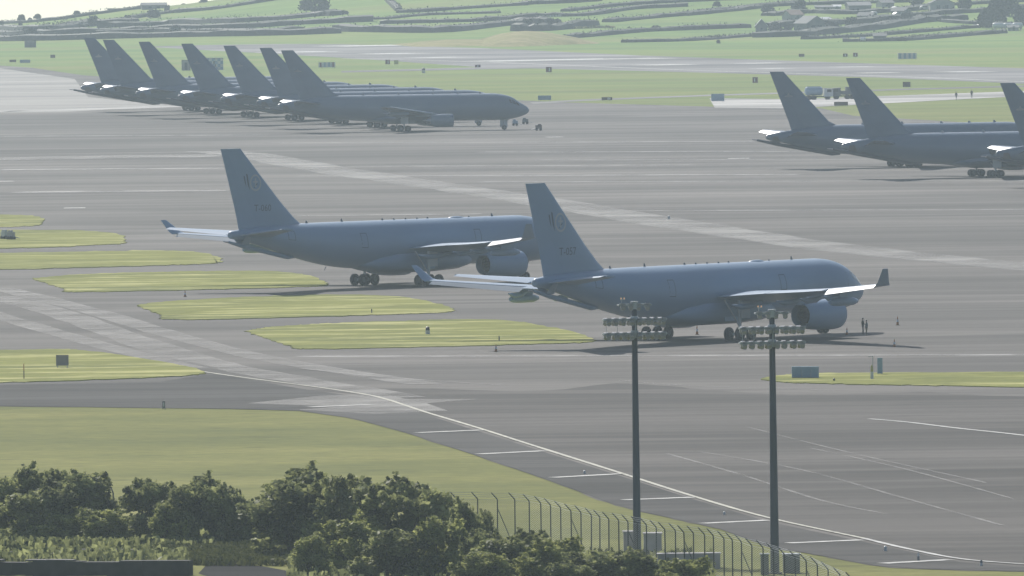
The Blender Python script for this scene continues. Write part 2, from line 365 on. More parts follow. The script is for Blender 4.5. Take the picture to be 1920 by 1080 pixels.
# sandy bank by the runway
def bank(pc, rx, ry, hz, m, label):
    c = G(*pc); vs = []; fs = []; n = 28; rr = random.Random(5)
    for j in range(7):
        t = j / 6; r = 1 - t
        for k in range(n):
            a = 2 * PI * k / n; q = 1 + .18 * math.sin(3 * a + 1) + .08 * rr.uniform(-1, 1)
            vs.append((c.x + rx * r * q * math.cos(a), c.y + ry * r * q * math.sin(a), -.3 + (hz + .3) * (1 - r ** 1.6)))
    for j in range(6):
        for k in range(n): fs.append([j * n + k, j * n + (k + 1) % n, (j + 1) * n + (k + 1) % n, (j + 1) * n + k])
    fs.append([6 * n + k for k in range(n)])
    return tag(mesh('hill', vs, fs, m, smooth=True), label, kind='structure')
M['sandygrass'] = grass_mat('sandy_grass', (.19, .19, .075), (.28, .26, .10), (.36, .31, .15), .05, .55)
bank((985, 83), 21, 60, 4.2, M['sandygrass'], 'low sandy yellow bank beyond the runway')
bank((860, 84), 24, 50, 1.8, M['sandygrass'], 'low yellow-green bank left of the sandy one')

# ------------------------------------------------------------------ aircraft
def paint(name, col, var=.10, rough=.36):
    g = NG(name)
    a = g.ramp(g.noise(.12, (.5, 1, 1), 0, 2, .5), [(.3, 1 - var), (.7, 1 + var)])
    c = g.mix(col, a, mode='MULTIPLY')
    s = g.ramp(g.noise(.25, (.5, 1, 1.5), 0, 3, .5), [(.35, .94), (.6, 1.02)])
    c = g.mix(c, s, mode='MULTIPLY')
    return g.out(c, rough, .5)
M['mrtt'] = paint('pale_grey_paint', (.22, .315, .43), .05)
M['kc'] = paint('dark_grey_paint', (.13, .185, .25), .05, .24)
M['kc_dark'] = paint('dark_panel_paint', (.08, .09, .105))
M['bright'] = paint('aileron_glint_paint', (.50, .52, .53), .05, .30)  # sun glint on the drooped ailerons, put into a paler base colour
M['tyre'] = mat('tyre_rubber', (.025, .025, .027), .85)
M['strut'] = mat('gear_strut', (.45, .47, .48), .4, .4)
M['markf'] = mat('faded_crest', (.20, .23, .26), .5)
M['hub'] = mat('wheel_hub', (.12, .125, .13), .5, .3)
M['metal'] = mat('bare_metal', (.40, .40, .41), .33, .85)
M['dark'] = mat('dark_interior', (.02, .02, .022), .8)
M['glass'] = mat('cockpit_glass', (.03, .035, .04), .12)
M['markd'] = mat('dark_stencil', (.10, .13, .16), .5)
M['markl'] = mat('pale_stencil', (.40, .42, .43), .5)

def naca(u, t): return 5 * t * (.2969 * math.sqrt(max(u, 0)) - .126 * u - .3516 * u * u + .2843 * u ** 3 - .1015 * u ** 4)
def foil(mb, st, u0, u1, n, droop=0, nseg=10):
    """st: (LE point, chord, thickness ratio, incidence); n: thickness direction; chord runs along -x; droop turns a trailing piece about its hinge"""
    n = Vector(n); rings = []
    for le, c, t, inc in st:
        le = Vector(le)
        us = [u0 + (u1 - u0) * (1 - math.cos(PI * k / nseg)) / 2 for k in range(nseg + 1)]
        def P(u, sgn):
            if u0 > 0: th_ = naca(u, t) * 1.0
            else: th_ = naca(u, t)
            cam_ = .02 * (1 - (2 * u - 1) ** 2) if n.z > .5 else 0
            return Vector((-u * c, 0, 0)) + n * c * (cam_ + sgn * max(th_, .0015))
        pts = [P(u, 1) for u in us] + [P(u, -1) for u in us[::-1]]
        def rot(p, a):       # positive a: trailing edge goes towards -n
            x = p.x; h = p.dot(n); o = p - Vector((x, 0, 0)) - n * h
            return o + Vector((x * math.cos(a) + h * math.sin(a), 0, 0)) + n * (x * math.sin(a) + h * math.cos(a)) if False else o + Vector((x * math.cos(a) + h * math.sin(a), 0, 0)) + n * (-(-x) * math.sin(a) + h * math.cos(a))
        if droop:
            hp = P(u0, 0); pts = [hp + rot(q - hp, droop) for q in pts]
        pts = [le + rot(q, inc) for q in pts]
        rings.append(pts)
    mb.loft(rings, True); return mb
def fuselage(mb, secs, gx, n=40):
    rings = []
    # refine sections with a smooth curve
    S = []
    for i in range(len(secs) - 1):
        p0 = secs[max(i - 1, 0)]; p1 = secs[i]; p2 = secs[i + 1]; p3 = secs[min(i + 2, len(secs) - 1)]
        for k in range(4):
            t = k / 4; row = []
            x = p1[0] + (p2[0] - p1[0]) * t; row.append(x)
            for j in range(1, 4):
                m1 = (p2[j] - p0[j]) / max(1e-6, p2[0] - p0[0]) * (p2[0] - p1[0]); m2 = (p3[j] - p1[j]) / max(1e-6, p3[0] - p1[0]) * (p2[0] - p1[0])
                if abs(p2[j] - p1[j]) < 1e-6: m1 = m2 = 0
                row.append((2 * t ** 3 - 3 * t * t + 1) * p1[j] + (t ** 3 - 2 * t * t + t) * m1 + (-2 * t ** 3 + 3 * t * t) * p2[j] + (t ** 3 - t * t) * m2)
            S.append(row)
    S.append(list(secs[-1]))
    for x, top, bot, hw in S:
        zc = bot + (top - bot) * .5; rz = (top - bot) / 2
        rings.append([Vector((gx - x, hw * math.cos(2 * PI * k / n), zc + rz * math.sin(2 * PI * k / n))) for k in range(n)])
    mb.loft(rings, True); return mb
def text_mesh(name, s, size, fn, m, parent):
    cu = bpy.data.curves.new('t', 'FONT'); cu.body = s; cu.size = size; cu.align_x = 'CENTER'; cu.resolution_u = 2
    o = bpy.data.objects.new('t', cu); C.objects.link(o)
    me = bpy.data.meshes.new_from_object(o.evaluated_get(bpy.context.evaluated_depsgraph_get())); bpy.data.objects.remove(o)
    vs = [fn(v.co.x, v.co.y) for v in me.vertices]; fs = [list(p.vertices) for p in me.polygons]
    return mesh(name, vs, fs, m, parent)
def gear(parent, name, x, y, z_top, rw, ww, axle, half, m):
    g = MB()
    g.tube([(x, y, rw), (x, y, z_top)], [.16, .2], 10); g.tube([(x + .0, y, rw + .7), (x - 1.2 if half else x + 1.2, y * .8, z_top)], .09, 8)
    g.box((x, y - (.0), rw), (axle * 2 + .3 if half else .3, .28, .28))
    g.box((x, y + (.75 if y > 0 else -.75 if y < 0 else .5), z_top - 1.0), (1.5, .06, 1.7))
    o = g.build(name, M['strut'], parent, True)
    for dx in ((-axle, axle) if half else (0,)):
        for dy in (-ww, ww):
            q = MB(); prof = [(-.22, rw * .55), (-.22, rw * .9), (-.14, rw), (.14, rw), (.22, rw * .9), (.22, rw * .55), (.1, rw * .5), (.1, .05)]
            n = 20; rings = []
            for a, r_ in [(-.1, .05), (-.1, rw * .5)] + prof:
                rings.append([Vector((x + dx + r_ * math.cos(2 * PI * k / n), y + dy + a, rw + r_ * math.sin(2 * PI * k / n))) for k in range(n)])
            q.cur = 0; q.loft(rings, True)
            q.cur = 1; hub = []
            for a, r_ in ((-.16, .04), (-.16, rw * .42), (.16, rw * .42), (.16, .04)):
                hub.append([Vector((x + dx + r_ * math.cos(2 * PI * k / 12), y + dy + a, rw + r_ * math.sin(2 * PI * k / 12))) for k in range(12)])
            q.loft(hub, True)
            q.build('wheel', None, o, True, mats=[M['tyre'], M['hub']])
    return o
def engine(parent, x0, y, z, Rr, Ln, m, wing_z, pyl_back, full=False):
    """x0: intake plane, the nacelle runs back Ln"""
    e = MB()
    prof = [(-.55, Rr * .10), (-.9, Rr * .72), (-.5, Rr * .80), (-.05, Rr * .84), (0, Rr * .90), (-.08, Rr * .955), (-.7, Rr * 1.0), (-Ln * .45, Rr * 1.0), (-Ln * .75, Rr * .93), (-Ln, Rr * .76), (-Ln + .02, Rr * .73), (-Ln * .72, Rr * .70), (-Ln * .70, Rr * .08)]
    e.lathe_x(prof, (x0, y, z), 36)
    o = e.build('engine', m, parent, True)
    k = MB(); k.lathe_x([(-Ln * .70, .1), (-Ln * .70, Rr * .6), (-Ln * .9, Rr * .5), (-Ln * .9, Rr * .3), (-Ln * .8, .1)] if full else [(-Ln * .72, .1), (-Ln * .72, Rr * .55), (-Ln * 1.02, Rr * .50), (-Ln * 1.17, Rr * .36), (-Ln * 1.17, Rr * .30), (-Ln * 1.05, Rr * .28), (-Ln * 1.05, .05)], (x0, y, z), 28)
    k.build('exhaust_nozzle', M['dark'] if full else M['metal'], o, True)
    k = MB(); k.lathe_x([(-Ln * .8, .05), (-Ln * .82, Rr * .22), (-Ln * .93, Rr * .14), (-Ln * 1.0, .03)] if full else [(-Ln * 1.03, .05), (-Ln * 1.05, Rr * .22), (-Ln * 1.2, Rr * .14), (-Ln * 1.32, .03)], (x0, y, z), 20); k.build('exhaust_cone', M['dark'] if full else M['metal'], o, True)
    k = MB(); k.lathe_x([(-.86, .05), (-.84, Rr * .70), (-.80, Rr * .70), (-.78, Rr * .16), (-.35, .03)], (x0, y, z), 28); k.build('fan', M['dark'], o, True)
    k = MB(); rings = []
    for xx, zl, zh, hw in ((x0 - 1.2, z + Rr * .92, z + Rr * 1.04, .10), (x0 - 2.4, z + Rr * .8, wing_z - .3, .22), (x0 - Ln * .8, z + Rr * .6, wing_z + .05, .26), (x0 - pyl_back, wing_z - .5, wing_z - .1, .12)):
        rings.append([Vector((xx, y - hw, zl)), Vector((xx, y + hw, zl)), Vector((xx, y + hw, zh)), Vector((xx, y - hw, zh))])
    k.loft(rings, True); k.build('pylon', m, parent)
    return o
def lerp_st(st, t):
    """station list is by |y|; value at span t"""
    for a, b in zip(st, st[1:]):
        if t <= b[0] + 1e-6:
            f = (t - a[0]) / (b[0] - a[0]); return [a[i] + (b[i] - a[i]) * f for i in range(len(a))]
    return list(st[-1])
def wingset(parent, gx, st, name, hinge, segs, m, up=(0, 0, 1), side=1):
    """st rows: span, xLE, chord, z, thickness, incidence (deg); segs: (from, to, droop deg, part name, material)"""
    def S(t): s_ = lerp_st(st, t); return ((gx - s_[1], side * s_[0], s_[3]), s_[2], s_[4], R(s_[5]))
    spans = sorted(set([r[0] for r in st])); fine = []
    for a, b in zip(spans, spans[1:]): fine += [a + (b - a) * k / 4 for k in range(4)]
    fine.append(spans[-1])
    o = foil(MB(), [S(t) for t in fine], 0, hinge, up).build(name, m, parent, True)
    for a, b, dr, nm_, mm in segs:
        foil(MB(), [S(a + (b - a) * k / 3) for k in range(4)], hinge + .002, 1.0, up, R(dr), 6).build(nm_, mm or m, o, True)
    return o, S
def finset(parent, gx, st, m, hinge=.70):
    """rows: z, xLE, xTE, thickness"""
    def S(r): return ((gx - r[1], 0, r[0]), r[2] - r[1], r[3], 0)
    o = foil(MB(), [S(r) for r in st], 0, hinge, (0, 1, 0)).build('tail_fin', m, parent, True)
    foil(MB(), [S(r) for r in st], hinge + .002, 1, (0, 1, 0), 0, 6).build('rudder', m, o, True)
    def half(X, z):
        for a, b in zip(st, st[1:]):
            if a[0] <= z <= b[0]:
                f = (z - a[0]) / (b[0] - a[0]); r = [a[i] + (b[i] - a[i]) * f for i in range(4)]
                c = r[2] - r[1]; u = (X - r[1]) / c
                return naca(min(max(u, .01), .99), r[3]) * c
        return .1
    return o, half
def boom(parent, gx, X0, z0, X1, z1, m, r=.28):
    b = MB(); pts = [(gx - X0, 0, z0 + .1), (gx - (X0 * .9 + X1 * .1), 0, z0 * .9 + z1 * .1 - .12), (gx - (X0 * .25 + X1 * .75), 0, z0 * .25 + z1 * .75 - .1), (gx - X1, 0, z1)]
    b.tube(pts, [.2, r, r * .9, r * .55], 12)
    o = b.build('refuelling_boom', m, parent, True)
    xm = X0 * .22 + X1 * .78; zm = z0 * .22 + z1 * .78
    for s_ in (-1, 1):
        k = MB(); foil(k, [((gx - xm + .9, s_ * .15, zm + .1), 1.5, .10, 0), ((gx - xm + .1, s_ * 1.25, zm + 1.15), .9, .10, 0)], 0, 1, (0, -s_ * .7, .7), 0, 6)
        k.build('boom_fin', m, o, True)
    k = MB(); k.tube([(gx - X1, 0, z1), (gx - X1 - .9, 0, z1 + .1)], [.09, .07], 8); k.build('boom_nozzle', M['metal'], o, True)
    return o

def make_mrtt():
    gx = 28.9; m = M['mrtt']; r = empty('tanker_aircraft', (0, 0, 0))
    cz = 5.1
    secs = [(0, -.85, -1.0, .06), (.25, -.28, -1.45, .62), (.9, .18, -1.85, 1.15), (1.8, .72, -2.2, 1.62), (3.0, 1.55, -2.5, 2.05), (4.2, 2.15, -2.68, 2.38), (6, 2.62, -2.8, 2.68), (8.5, 2.82, -2.82, 2.82), (36, 2.82, -2.82, 2.82),
            (40, 2.82, -2.5, 2.74), (44, 2.80, -1.8, 2.4), (48, 2.75, -.85, 1.9), (52, 2.6, .2, 1.28), (55.2, 2.35, 1.0, .78), (57.1, 2.12, 1.25, .5), (57.3, 1.95, 1.4, .3)]
    secs = [(a, b + cz, c + cz, d) for a, b, c, d in secs]
    f = fuselage(MB(), secs, gx).build('fuselage', m, r, True)
    b = MB(); rings = []
    for x, zb, hw, zt in ((16.2, 2.6, .6, 3.2), (18, 2.1, 2.0, 3.6), (20, 1.75, 2.9, 4.2), (24, 1.55, 3.15, 4.4), (31, 1.55, 3.1, 4.3), (34, 1.9, 2.6, 3.9), (36.5, 2.4, 1.4, 3.2), (37.5, 2.6, .5, 2.9)):
        n = 24; zc = (zb + zt) / 2; rz = (zt - zb) / 2
        rings.append([Vector((gx - x, hw * math.copysign(abs(math.cos(2 * PI * k / n)) ** .7, math.cos(2 * PI * k / n)), zc + rz * math.copysign(abs(math.sin(2 * PI * k / n)) ** .8, math.sin(2 * PI * k / n)))) for k in range(n)])
    b.loft(rings).build('belly_fairing', m, r, True)
    wst = [(1.5, 17.6, 12.2, 3.9, .11, -2), (9.4, 22.7, 7.5, 4.5, .10, -3), (18.5, 28.5, 5.0, 5.2, .10, -1.5), (29.0, 35.2, 2.6, 6.15, .10, 0)]
    for s in (-1, 1):
        wo, S = wingset(r, gx, wst, 'wing', .76, [(3.1, 9.3, -1, 'flap', None), (9.5, 19.4, -1, 'flap', None), (19.6, 28.6, 22, 'aileron', M['bright'])], m, side=s)
        k = MB(); foil(k, [((gx - 35.2, s * 29.0, 6.15), 2.55, .09, 0), ((gx - 35.9, s * 29.4, 6.45), 2.0, .08, 0), ((gx - 37.4, s * 30.35, 7.85), .95, .08, 0)], 0, 1, (0, -s * .8, .6), 0, 8).build('winglet', m, wo, True)
        for y_, xx, ln in ((6.3, 29.0, 5.2), (12.2, 29.6, 4.6), (16.2, 31.2, 4.0), (20.3, 33.2, 3.2)):
            zz = lerp_st(wst, y_)[3] - .55
            k = MB(); k.tube([(gx - xx + ln * .55, s * y_, zz + .25), (gx - xx + ln * .2, s * y_, zz - .1), (gx - xx - ln * .2, s * y_, zz - .18), (gx - xx - ln * .5, s * y_, zz + .05)], [.08, .3, .3, .06], 10)
            k.build('flap_fairing', m, wo, True)
        engine(r, gx - 17.4, s * 9.37, 2.45, 1.6, 6.3, m, 4.3, 9.0, True)
        pz = 4.25; k = MB(); k.lathe_x([(2.4, .03), (2.2, .22), (1.4, .42), (-1.2, .44), (-2.2, .36), (-2.6, .2), (-2.6, .05)], (gx - 31.5, s * 20.6, pz), 16); pd = k.build('refuelling_pod', m, r, True)
        k = MB(); k.box((gx - 31.3, s * 20.6, pz + .6), (2.2, .14, .7)); k.build('pylon', m, pd)
        hst = [(.3, 50.2, 6.3, 6.55, .11, -2), (9.7, 56.4, 2.3, 7.45, .10, -2)]
        wingset(r, gx, hst, 'tailplane', .70, [(1.3, 9.4, 3, 'elevator', None)], m, side=s)
        gear(r, 'main_gear', 0, s * 5.34, 4.2, .70, .70, .99, True, m)
        k = MB(); k.box((gx - 26.9, s * 2.95, 2.6), (3.0, .08, 1.3), rx=s * .15); k.build('gear_door', m, r)
    fin, half = finset(r, gx, [(6.9, 43.9, 55.6, .08), (8.6, 46.4, 56.0, .09), (10.4, 48.5, 56.5, .10), (17.0, 55.3, 58.6, .10)], m)
    gear(r, 'nose_gear', gx - 6.7, 0, 2.8, .52, .30, 0, False, m)
    boom(r, gx, 46.5, 3.85, 57.4, 5.95, m, .28)
    for X, hgt in ((12, .38), (23.2, .2), (25, .18), (27, .18), (29, .2), (31, .25), (38, .38), (44, .3), (16, .15)):
        k = MB(); foil(k, [((gx - X, 0, 7.88), .42, .12, 0), ((gx - X - .2, 0, 7.88 + hgt), .2, .12, 0)], 0, 1, (0, 1, 0), 0, 4); k.build('antenna', M['markd'], r)
    k = MB(); k.ball((gx - 18.5, 0, 7.85), (1.3, .5, .22), 8); k.build('radome', m, r, True)
    k = MB(); k.tube([(gx - 41, 0, 2.6), (gx - 41.3, 0, 2.2)], [.06, .04], 6); k.build('antenna', M['markd'], r)
    # cockpit windows following the nose
    def fus_pt(X, ang, out=.015):
        for a, b_ in zip(secs, secs[1:]):
            if a[0] <= X <= b_[0]:
                q = (X - a[0]) / (b_[0] - a[0]); t, bo, hw = [a[i] + (b_[i] - a[i]) * q for i in (1, 2, 3)]
                return Vector((gx - X, (hw + out) * math.cos(ang), (t + bo) / 2 + ((t - bo) / 2 + out) * math.sin(ang)))
    for s in (-1, 1):
        for (xa, xb) in ((2.0, 2.7), (2.8, 3.5), (3.6, 4.2)):
            q = [fus_pt(X, (A if s > 0 else PI - A), .05) for X, A in ((xa, R(22)), (xb, R(24)), (xb + .15, R(42)), (xa + .25, R(40)))]
            mesh('cockpit_window', q, [[0, 1, 2, 3]], M['glass'], r)
        for X, lo, hi in ((5.6, -8, 32), (17.0, -4, 30), (36.6, -8, 30), (48.0, -4, 34)):
            vs = []; fs = []
            for t_, (xa, xb, a0, a1) in enumerate(((X, X + .07, lo, hi), (X + 1.0, X + 1.07, lo, hi), (X, X + 1.07, hi - 1.6, hi), (X, X + 1.07, lo, lo + 1.6))):
                bs = len(vs)
                for k_ in range(5):
                    A = R(a0 + (a1 - a0) * k_ / 4); A = A if s > 0 else PI - A
                    vs += [fus_pt(xa, A, .02), fus_pt(xb, A, .02)]
                fs += [[bs + 2 * k_, bs + 2 * k_ + 1, bs + 2 * k_ + 3, bs + 2 * k_ + 2] for k_ in range(4)]
            mesh('door', vs, fs, M['markd'], r)
    # crest on both fin sides
    for s in (-1, 1):
        k = MB(); X0, Z0 = 53.1, 12.9
        def F3(a, b_): X = X0 + a; z = Z0 + b_; return Vector((gx - X, s * (half(X, z) + .03), z))
        n = 22
        vs = []; fs = []
        for i in range(n):
            q = 2 * PI * i / n; vs += [F3(.95 * math.cos(q), 1.0 * math.sin(q)), F3(.74 * math.cos(q), .78 * math.sin(q))]
        for i in range(n): j = (i + 1) % n; fs.append([2 * i, 2 * j, 2 * j + 1, 2 * i + 1])
        def poly(P_): b0 = len(vs); vs.extend([F3(*p) for p in P_]); fs.append(list(range(b0, b0 + len(P_))))
        poly([(-.12, .55), (.12, .55), (.12, -.55), (-.12, -.55)]); poly([(-.4, .2), (.4, .2), (.4, .02), (-.4, .02)])
        mesh('crest', vs, fs, M['markl'], fin)
        vs = []; fs = []
        poly([(1.3, 1.0), (1.55, 1.1), (1.3, -.2), (.95, -.9)]); poly([(1.75, .8), (1.95, .85), (1.75, 0), (1.5, -.5)])
        poly([(-.35, -.1), (-.15, -.1), (.3, -.6), (.1, -.6)])
        mesh('crest', vs, fs, M['markd'], fin)
    r['_half'] = 0
    del r['_half']
    return r, fin, half, gx
def serial(fin, half, gx, s_, X0, z0, size):
    for s in (-1, 1):
        text_mesh('serial_number', s_, size, lambda a, b_: Vector((gx - X0 + (a if s < 0 else -a), s * (half(X0 - (a if s < 0 else -a), z0 + b_) + .03), z0 + b_)), M['markd'], fin)

def make_kc():
    gx = 26.0; m = M['kc']; r = empty('tanker_aircraft', (0, 0, 0)); cz = 4.62
    secs = [(0, -.75, -.9, .05), (.3, -.25, -1.35, .55), (1.0, .25, -1.75, 1.0), (2.0, .85, -2.1, 1.45), (3.2, 1.7, -2.38, 1.85), (4.4, 2.2, -2.55, 2.15), (6.5, 2.6, -2.68, 2.42), (9, 2.7, -2.7, 2.515), (30, 2.7, -2.7, 2.515),
            (34, 2.7, -2.45, 2.45), (38, 2.68, -2.15, 2.2), (42, 2.5, -1.5, 1.7), (45.5, 2.05, -.7, 1.1), (48.5, 1.55, 0, .6), (50.3, 1.2, .35, .35), (50.6, 1.05, .55, .2)]
    secs = [(a, b + cz, c + cz, d) for a, b, c, d in secs]
    fuselage(MB(), secs, gx, 32).build('fuselage', m, r, True)
    b = MB(); rings = []
    for x, zb, hw, zt in ((16.5, 2.1, .6, 2.7), (18, 1.75, 1.9, 3.2), (21, 1.45, 2.7, 3.6), (28, 1.45, 2.7, 3.6), (31, 1.8, 2.0, 3.1), (33, 2.1, .6, 2.6)):
        n = 20; zc = (zb + zt) / 2; rz = (zt - zb) / 2
        rings.append([Vector((gx - x, hw * math.cos(2 * PI * k / n), zc + rz * math.sin(2 * PI * k / n))) for k in range(n)])
    b.loft(rings).build('belly_fairing', m, r, True)
    wst = [(1.3, 16.8, 10.6, 2.75, .14, 3), (7.9, 20.9, 7.0, 3.55, .12, 2), (23.6, 31.6, 2.3, 5.2, .10, 0)]
    for s in (-1, 1):
        wo, S = wingset(r, gx, wst, 'wing', .77, [(2.7, 7.8, 2, 'flap', None), (8.0, 17.2, 2, 'flap', None), (17.4, 23.2, 12, 'aileron', None)], m, side=s)
        for y_, xx, ln in ((5.0, 27.6, 4.2), (10.6, 28.6, 3.8), (14.6, 30.3, 3.2)):
            zz = lerp_st(wst, y_)[3] - .5
            k = MB(); k.tube([(gx - xx + ln * .5, s * y_, zz + .2), (gx - xx, s * y_, zz - .1), (gx - xx - ln * .5, s * y_, zz + .05)], [.08, .28, .05], 8); k.build('flap_fairing', m, wo, True)
        engine(r, gx - 16.7, s * 7.92, 2.15, 1.33, 4.6, m, 3.45, 7.6)
        k = MB(); k.lathe_x([(1.9, .03), (1.7, .2), (1.0, .36), (-1.2, .38), (-2.1, .2), (-2.1, .05)], (gx - 28.8, s * 17.2, 3.75), 14); k.build('refuelling_pod', m, r, True)
        hst = [(.3, 41.3, 6.0, 5.6, .11, -2), (9.3, 46.6, 2.3, 6.35, .10, -2)]
        wingset(r, gx, hst, 'tailplane', .68, [(1.1, 9.1, 19, 'elevator', None)], m, side=s)
        gear(r, 'main_gear', 0, s * 4.65, 3.4, .60, .57, .72, True, m)
        k = MB(); k.box((gx - 24.6, s * 2.5, 2.2), (2.6, .08, 1.1)); k.build('gear_door', m, r)
    fin, half = finset(r, gx, [(6.6, 36.6, 46.1, .08), (7.9, 39.4, 46.5, .09), (16.4, 47.4, 49.8, .10)], m, .72)
    gear(r, 'nose_gear', gx - 5.1, 0, 2.4, .46, .32, 0, False, m)
    boom(r, gx, 37.5, 2.3, 52.2, 4.95, M['kc_dark'], .34)
    for X, hgt in ((9.5, .35), (14, .3), (19, .3), (26, .4), (33, .35)):
        k = MB(); foil(k, [((gx - X, 0, 7.28), .6, .12, 0), ((gx - X - .3, 0, 7.28 + hgt), .3, .12, 0)], 0, 1, (0, 1, 0), 0, 4); k.build('antenna', M['markl'], r)
    def fus_pt(X, ang, out=.015):
        for a, b_ in zip(secs, secs[1:]):
            if a[0] <= X <= b_[0]:
                q = (X - a[0]) / (b_[0] - a[0]); t, bo, hw = [a[i] + (b_[i] - a[i]) * q for i in (1, 2, 3)]
                return Vector((gx - X, (hw + out) * math.cos(ang), (t + bo) / 2 + ((t - bo) / 2 + out) * math.sin(ang)))
    for s in (-1, 1):
        for (xa, xb) in ((2.1, 2.8), (2.9, 3.6), (3.7, 4.2)):
            q = [fus_pt(X, (A if s > 0 else PI - A), .05) for X, A in ((xa, R(24)), (xb, R(26)), (xb + .15, R(44)), (xa + .25, R(42)))]
            mesh('cockpit_window', q, [[0, 1, 2, 3]], M['glass'], r)
        X0, Z0 = 46.6, 12.3
        def F3(a, b_): X = X0 + a; z = Z0 + b_; return Vector((gx - X, s * (half(X, z) + .03), z))
        P_ = [(-1.1, -.25), (-.5, -.3), (.2, -.35), (1.0, -.2), (.6, .1), (.3, .15), (.1, .5), (-.15, .55), (-.3, .2), (-.8, .05)]
        mesh('crest', [F3(p[0] * .8, p[1] * .8) for p in P_], [list(range(len(P_)))], M['markf'], fin)
    return r
def place(o, px, py, th_deg, lab, grp):
    p = G(px, py); o.location = (p.x, p.y, .16 if False else .03); o.rotation_euler = (0, 0, R(th_deg))
    tag(o, lab, 'aircraft', grp)
def DX(D, px):      # ground point at depth D below column px
    return Vector(((px - 960) / F * D, D, 0))
m1, fin, half, gx = make_mrtt()
m2 = copy_tree(m1)
f2 = [c for c in m2.children if c.name.startswith('tail_fin')][0]
serial(fin, half, gx, 'T-057', 52.0, 9.5, 1.15); serial(f2, half, gx, 'T-060', 52.0, 9.5, 1.15)
GM = 'pale grey tanker aircraft parked near the grass islands'
place(m1, 1310, 638, 53, 'nearest pale grey tanker aircraft, on the apron behind the two light masts', GM)
place(m2, 744, 536, 46.5, 'pale grey tanker aircraft parked behind and left of the nearest one', GM)
k0 = make_kc()
GL = 'dark grey tanker aircraft parked in the far left row'
labs = ['front dark grey tanker of the left row, whole side in view', 'second dark grey tanker of the left row, tail overlapping the front one',
        'third dark grey tanker from the front of the left row', 'middle dark grey tanker of the seven in the left row',
        'fifth dark grey tanker from the front of the left row', 'sixth dark grey tanker, tail just right of the farthest one', 'farthest dark grey tanker, leftmost tail of the left row']
TH = 9.5
fintip = Vector((26.0 - 49.8, 0)); ca, sa = math.cos(R(TH)), math.sin(R(TH))
for i, (px, py) in enumerate(((527, 94), (487, 93), (419, 90), (340, 88), (260, 84), (193, 80), (157, 70))):
    o = k0 if i == 0 else copy_tree(k0)
    D = 2752 + 51 * i                       # depth of the fin; steady spacing along the row
    ux = (px - 960) - .0125 * 0 + (540 - py) * .0125
    X = ux / F * D
    o.location = (X - fintip.x * ca, D - fintip.x * sa, .03); o.rotation_euler = (0, 0, R(TH)); tag(o, labs[i], 'aircraft', GL)
GR = 'dark grey tanker aircraft parked at the far right'
TH2 = 17.5; ca, sa = math.cos(R(TH2)), math.sin(R(TH2))
for px, py, lab in ((1443, 130, 'dark grey tanker at right, leftmost and farthest of the three tails'), (1586, 142, 'dark grey tanker at right, middle one of the three tails'), (1875, 153, 'dark grey tanker at right, tail cut by the picture edge')):
    o = copy_tree(k0); D = {1443: 2330, 1586: 2240, 1875: 2160}[px]
    X = ((px - 960) + (540 - py) * .0125) / F * D
    o.location = (X - fintip.x * ca, D - fintip.x * sa, .03); o.rotation_euler = (0, 0, R(TH2)); tag(o, lab, 'aircraft', GR)
#MORE
# ------------------------------------------------------------------ foliage
def leafmat(name, a, b, tr=.35, rough=.6):
    m = bpy.data.materials.new(name); m.use_nodes = True; n = m.node_tree; n.nodes.clear()
    geo = n.nodes.new('ShaderNodeNewGeometry'); r1 = n.nodes.new('ShaderNodeValToRGB')
    r1.color_ramp.elements[0].color = (*a, 1); r1.color_ramp.elements[1].color = (*b, 1)
    tc_ = n.nodes.new('ShaderNodeTexCoord'); nz = n.nodes.new('ShaderNodeTexNoise'); nz.inputs['Scale'].default_value = .8; nz.inputs['Detail'].default_value = 3
    ma = n.nodes.new('ShaderNodeMath'); ma.operation = 'MULTIPLY_ADD'; ma.inputs[1].default_value = .45
    mb_ = n.nodes.new('ShaderNodeMath'); mb_.operation = 'MULTIPLY_ADD'; mb_.inputs[1].default_value = 2.4; mb_.inputs[2].default_value = -.95
    n.links.new(tc_.outputs['Object'], nz.inputs['Vector']); n.links.new(nz.outputs['Fac'], mb_.inputs[0])
    n.links.new(geo.outputs['Random Per Island'], ma.inputs[0]); n.links.new(mb_.outputs[0], ma.inputs[2]); n.links.new(ma.outputs[0], r1.inputs[0])
    p = n.nodes.new('ShaderNodeBsdfPrincipled'); p.inputs['Roughness'].default_value = rough; p.inputs['Specular IOR Level'].default_value = .12
    t = n.nodes.new('ShaderNodeBsdfTranslucent'); mx = n.nodes.new('ShaderNodeMixShader'); mx.inputs[0].default_value = tr
    o = n.nodes.new('ShaderNodeOutputMaterial')
    n.links.new(r1.outputs[0], p.inputs['Base Color']); n.links.new(r1.outputs[0], t.inputs['Color'])
    n.links.new(p.outputs[0], mx.inputs[1]); n.links.new(t.outputs[0], mx.inputs[2]); n.links.new(mx.outputs[0], o.inputs['Surface']); return m
M['leaf'] = leafmat('shrub_leaves', (.022, .034, .015), (.46, .48, .20), .45)
M['leafy'] = leafmat('bright_shrub_leaves', (.05, .075, .022), (.55, .56, .20), .45)
M['leaff'] = leafmat('far_hedge_leaves', (.010, .016, .012), (.028, .036, .022), .03)
M['leafb'] = leafmat('bare_twig_leaves', (.06, .05, .035), (.11, .10, .06), .3)
M['tuft'] = leafmat('rough_grass_blades', (.055, .07, .025), (.15, .155, .06), .3)
M['bark'] = mat('bark', (.05, .043, .035), .9)
